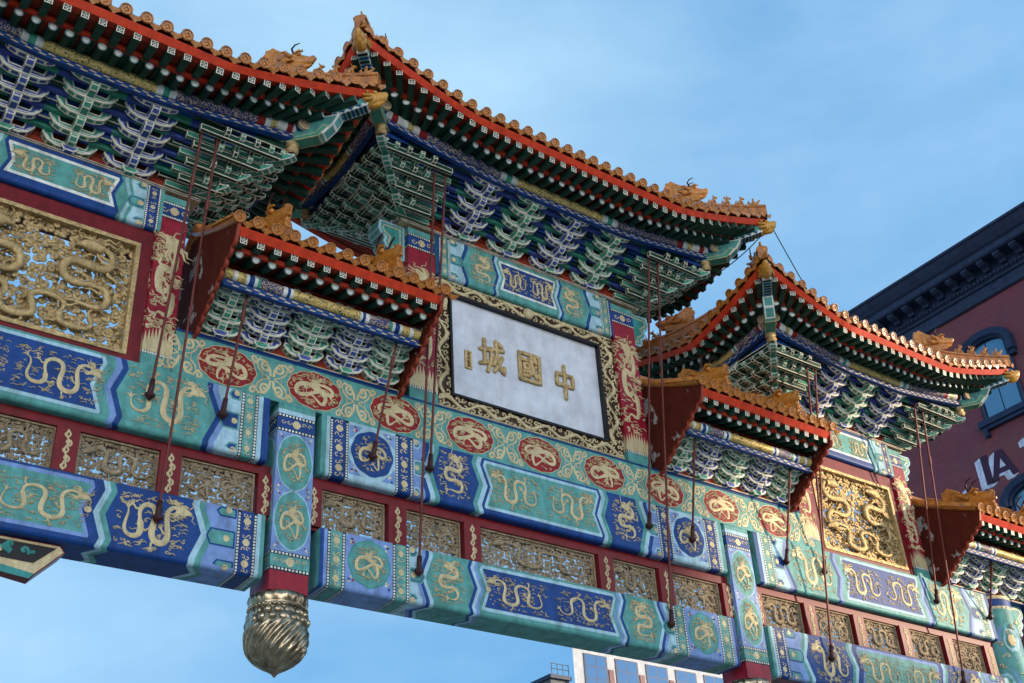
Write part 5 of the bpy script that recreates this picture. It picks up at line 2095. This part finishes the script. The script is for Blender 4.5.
def plum():
    YF, YN = 7.1, -1.2
    mb = MB()
    mb.box(XB, XB + 14, YN, YF, 0, 20.8, 'pbrick')
    bp('wall', mb)
    # cornice: profile swept along the street front and returned round both corners
    prof = [(.05, 19.9), (.10, 19.95), (.10, 20.05), (.05, 20.08), (.05, 20.48), (.12, 20.52), (.12, 20.62), (.16, 20.66), (.16, 20.78), (.18, 20.80), (.18, 21.22), (.62, 21.24), (.66, 21.30), (.66, 21.55), (.74, 21.62), (.84, 21.80), (.92, 22.00), (.98, 22.04), (.98, 22.14), (.0, 22.2)]
    CS = lambda z: 19.88 + (z - 19.9) * .665
    prof = [(o, CS(z)) for o, z in prof]
    mb = MB()
    n = len(prof)
    vs = []
    for (k, o_) in ((0, 0), (1, 0), (2, 0), (3, 0)):
        for o, z in prof:
            vs.append([(XB + 14, YF + o, z), (XB - o, YF + o, z), (XB - o, YN - o, z), (XB + 14, YN - o, z)][k])
    mb.add(vs, [(k * n + i, k * n + i + 1, (k + 1) * n + i + 1, (k + 1) * n + i) for k in range(3) for i in range(n - 1)], 'navy')
    co = bp('cornice', mb)
    m2 = MB()
    pr = [(.18, 20.86), (.30, 20.86), (.34, 20.95), (.50, 21.02), (.58, 21.12), (.58, 21.235), (.18, 21.235)]
    pr = [(o, CS(z)) for o, z in pr]
    m2.prism(pr, lambda u, v, w: (XB - u, w, v), -.10, .10, 'navy')
    me = m2.mesh('cornice_bracket')
    y = YN - .1
    while y < YF + .1:
        link('cornice_bracket', me, co, T(0, y, 0))
        y += .52
    m3 = MB(); m3.box(XB - .215, XB - .16, 0, .075, CS(20.67), CS(20.775), 'navy')
    me = m3.mesh('dentil')
    y = YN
    while y < YF:
        link('dentil', me, co, T(0, y, 0))
        y += .135
    m4 = MB(); m4.tube([(XB - .052, 0, CS(20.28)), (XB - .085, 0, CS(20.28))], [.12, .06], 'navy2', 8)
    me = m4.mesh('frieze_rosette')
    for y in (1.9, 5.2, -1.0):
        link('frieze_rosette', me, co, T(0, y, 0))
    # sash windows under arched hoods
    for (yc, zb, zt, arch_) in ((2.66, 16.52, 18.50, .30), (2.66, 12.2, 14.05, .42), (-.2, 16.52, 18.50, .30), (-.2, 12.2, 14.05, .42), (5.6, 12.2, 14.05, .42), (2.66, 7.8, 9.7, .3), (5.6, 7.8, 9.7, .3)):
        hw = .60
        ar = [(hw * math.cos(PI * k / 12), zt + arch_ * math.sin(PI * k / 12)) for k in range(13)]
        outl = [(-hw, zb), (hw, zb)] + ar
        mb = MB()
        mb.prism(outl, lambda u, v, w: (XB - w, yc + u, v), .0, .03, 'navy2')
        # moulded frame and hood
        mb.tube([(XB - .05, yc + hw, zb), (XB - .05, yc + hw, zt)] , .055, 'navy2', 6)
        mb.tube([(XB - .05, yc - hw, zb), (XB - .05, yc - hw, zt)], .055, 'navy2', 6)
        for r_, w_ in ((1.0, .06), (1.16, .09), (1.32, .07)):
            mb.tube([(XB - .10 - (.06 if r_ > 1.1 else 0), yc + hw * r_ * math.cos(PI * k / 14), zt - .02 + (arch_ + (r_ - 1) * .55) * math.sin(PI * k / 14)) for k in range(15)], w_, 'navy2', 7)
        for sy in (-1, 1):
            mb.box(XB - .24, XB, yc + sy * hw * 1.24 - .10, yc + sy * hw * 1.24 + .10, zt - .42, zt + .06, 'navy2')
            mb.box(XB - .18, XB, yc + sy * hw * 1.24 - .07, yc + sy * hw * 1.24 + .07, zt - .56, zt - .42, 'navy2')
        mb.box(XB - .20, XB, yc - hw - .20, yc + hw + .20, zb - .16, zb - .001, 'navy2')
        mb.box(XB - .14, XB, yc - hw - .14, yc + hw + .14, zb - .26, zb - .16, 'navy2')
        for sy in (-1, 1):
            mb.box(XB - .14, XB, yc + sy * (hw + .06) - .06, yc + sy * (hw + .06) + .06, zb - .44, zb - .26, 'navy2')
        w = bp('window', mb)
        m2 = MB()
        zm = (zb + zt + arch_) / 2
        for (a, b) in ((zb + .08, zm - .035), (zm + .035, None)):
            for sy in (-1, 1):
                y0, y1 = sorted((sy * .018, sy * (hw - .09)))
                if b is not None:
                    m2.add([(XB - .034, yc + y0, a), (XB - .034, yc + y1, a), (XB - .034, yc + y1, b), (XB - .034, yc + y0, b)], [(0, 1, 2, 3)], 'glass')
                else:
                    pts = [(y0, a), (y1, a)] + [(y1 + (y0 - y1) * k / 8, zt - .09 + arch_ * math.sqrt(max(0, 1 - ((y1 + (y0 - y1) * k / 8) / hw) ** 2))) for k in range(9)]
                    m2.sheet(pts, lambda u, v, w_: (XB - .034, yc + u, v), 0, 'glass')
        bp('pane', m2, w)
    # painted letters with their pale drop shade
    LT = {
        'T': [(.0, .80), (0, 1), (.72, 1), (.72, .80), (.47, .80), (.47, 0), (.25, 0), (.25, .80)],
        'D': [(0, 0), (0, .20), (.22, .20), (.22, 0)],
        'I': [(0, 0), (0, 1), (.26, 1), (.26, 0)],
        'A': [(0, 0), (.36, 1), (.64, 1), (1.0, 0), (.76, 0), (.69, .22), (.31, .22), (.24, 0)],
    }
    for ch, y, z0_ in (('D', 4.42, 14.86), ('I', 3.78, 14.86), ('A', 3.62, 14.84), ('T', 2.42, 14.86)):
        mb = MB()
        h = .82
        mp = lambda u, v, o: (XB - o, y - u * h, z0_ + v * h)
        for k in range(9):
            s_ = k / 8
            du, dv = -.23 * (1 - s_), -.085 * (1 - s_)
            if k < 8:
                mb.sheet([(a + du, b + dv) for a, b in LT[ch]], mp, .003 + .0007 * k, 'lwhite')
            else:
                mb.sheet(LT[ch], mp, .012, 'lplum')
                if ch == 'A':
                    mb.sheet([(.39, .40), (.61, .40), (.50, .70)], mp, .0135, 'lwhite')
        bp('letter', mb)


plum()

# ------------------------------------------------------------------ pale office block far behind
office = thing('office_building', 'distant pale office block with blue glass bays seen under the archway', 'building', (60, 60, 0))


def op(name, mb, parent=None):
    return link(name, mb.mesh(name), office if parent is None else parent, Matrix.Translation((-60, -60, 0)) if parent is None else None)


M['ostone'] = mat('pale_office_stone', (.44, .45, .47), .7, scale=1.5, grime=.1)
M['opink'] = mat('pink_office_brick', (.26, .15, .14), .75, scale=2)
M['roofgrey'] = mat('grey_roof_metal', (.10, .11, .12), .6)


def office_block():
    x0, x1, zt = 49.6, 74, 32.2
    mb = MB()
    foot = [(x0, 60), (x1, 60), (x1 + 12, 80), (x0 + 19, 80)]
    mb.prism(foot, lambda u, v, w: (u, v, w), 0, zt, 'ostone')
    mb.prism([(x0 - .15, 59.8), (x1 + .15, 59.8), (x1 + 12, 80.2), (x0 + 19, 80.2)], lambda u, v, w: (u, v, w), zt, zt + .35, 'ostone')
    op('wall', mb)
    x = x0 + 1.15
    while x < x1 - 2:
        for zz in (30.35, 26.6, 22.8):
            mb = MB(); mb.box(x - .12, x + 2.25, 59.93, 60.05, zz - 1.6, zz + 1.35, 'navy2')
            w = op('window', mb)
            m2 = MB()
            for i in range(2):
                for j in range(3):
                    a = x + .02 + i * 1.08
                    c = zz - 1.5 + j * .95
                    m2.add([(a, 59.925, c), (a + 1.0, 59.925, c), (a + 1.0, 59.925, c + .87), (a, 59.925, c + .87)], [(0, 1, 2, 3)], 'oglass')
            op('pane', m2, w)
        x += 3.25
    x = x0 + 3.50
    while x < x1 - 1:
        mb = MB(); mb.box(x, x + .50, 59.9, 60.02, 0, zt - 1.5, 'opink'); op('brick_pier', mb)
        x += 3.25


office_block()
low = thing('rooftop_plant_room', 'dark grey roof edge with railing beside the pale office block', 'building', (46, 60, 0))
mb = MB(); mb.box(47.6, 49.4, 60.5, 70, 0, 29.4, 'roofgrey'); mb.box(47.4, 49.45, 60.2, 70.2, 29.4, 29.7, 'navy2')
link('wall', mb.mesh('wall'), low, Matrix.Translation((-46, -60, 0)))
mb = MB()
for k in range(4):
    mb.tube([(47.7 + .55 * k, 60.4, 29.7), (47.7 + .55 * k, 60.4, 30.6)], .03, 'roofgrey', 6)
for z in (30.2, 30.6):
    mb.tube([(47.6, 60.4, z), (49.4, 60.4, z)], .03, 'roofgrey', 6)
link('railing', mb.mesh('railing'), low, Matrix.Translation((-46, -60, 0)))

# ------------------------------------------------------------------ unseen blocks added behind the viewer to shade the arch
M['blockbrick'] = brickmat('shade_block_brick', (.30, .17, .12), (.26, .15, .11), (.35, .32, .28), 3.0)


def city(label, x0, x1, y0, y1, h):
    o = thing('shade_block', label, 'building', ((x0 + x1) / 2, (y0 + y1) / 2, 0), 'unseen shade blocks behind the viewer')
    m = Matrix.Translation((-(x0 + x1) / 2, -(y0 + y1) / 2, 0))
    mb = MB(); mb.box(x0, x1, y0, y1, 0, h, 'blockbrick'); mb.box(x0 - .3, x1 + .3, y0 - .3, y1 + .3, h, h + .5, 'ostone')
    w = link('wall', mb.mesh('wall'), o, m)
    n = 0
    z = 4.5
    while z < h - 3 and n < 90:
        x = x0 + 1.5
        while x < x1 - 2.5 and n < 90:
            m2 = MB(); m2.box(x, x + 1.5, y1 - .05, y1 + .06, z, z + 2.1, 'oglass')
            link('window', m2.mesh('window'), o, m)
            x += 3.4; n += 1
        z += 3.7
    return o


city('tall brick office block across the street behind the viewer', 25, 95, -112, -77, 33)
city('unseen lower brick block added behind the viewer to shade the lower beams', 96, 150, -112, -77, 26)
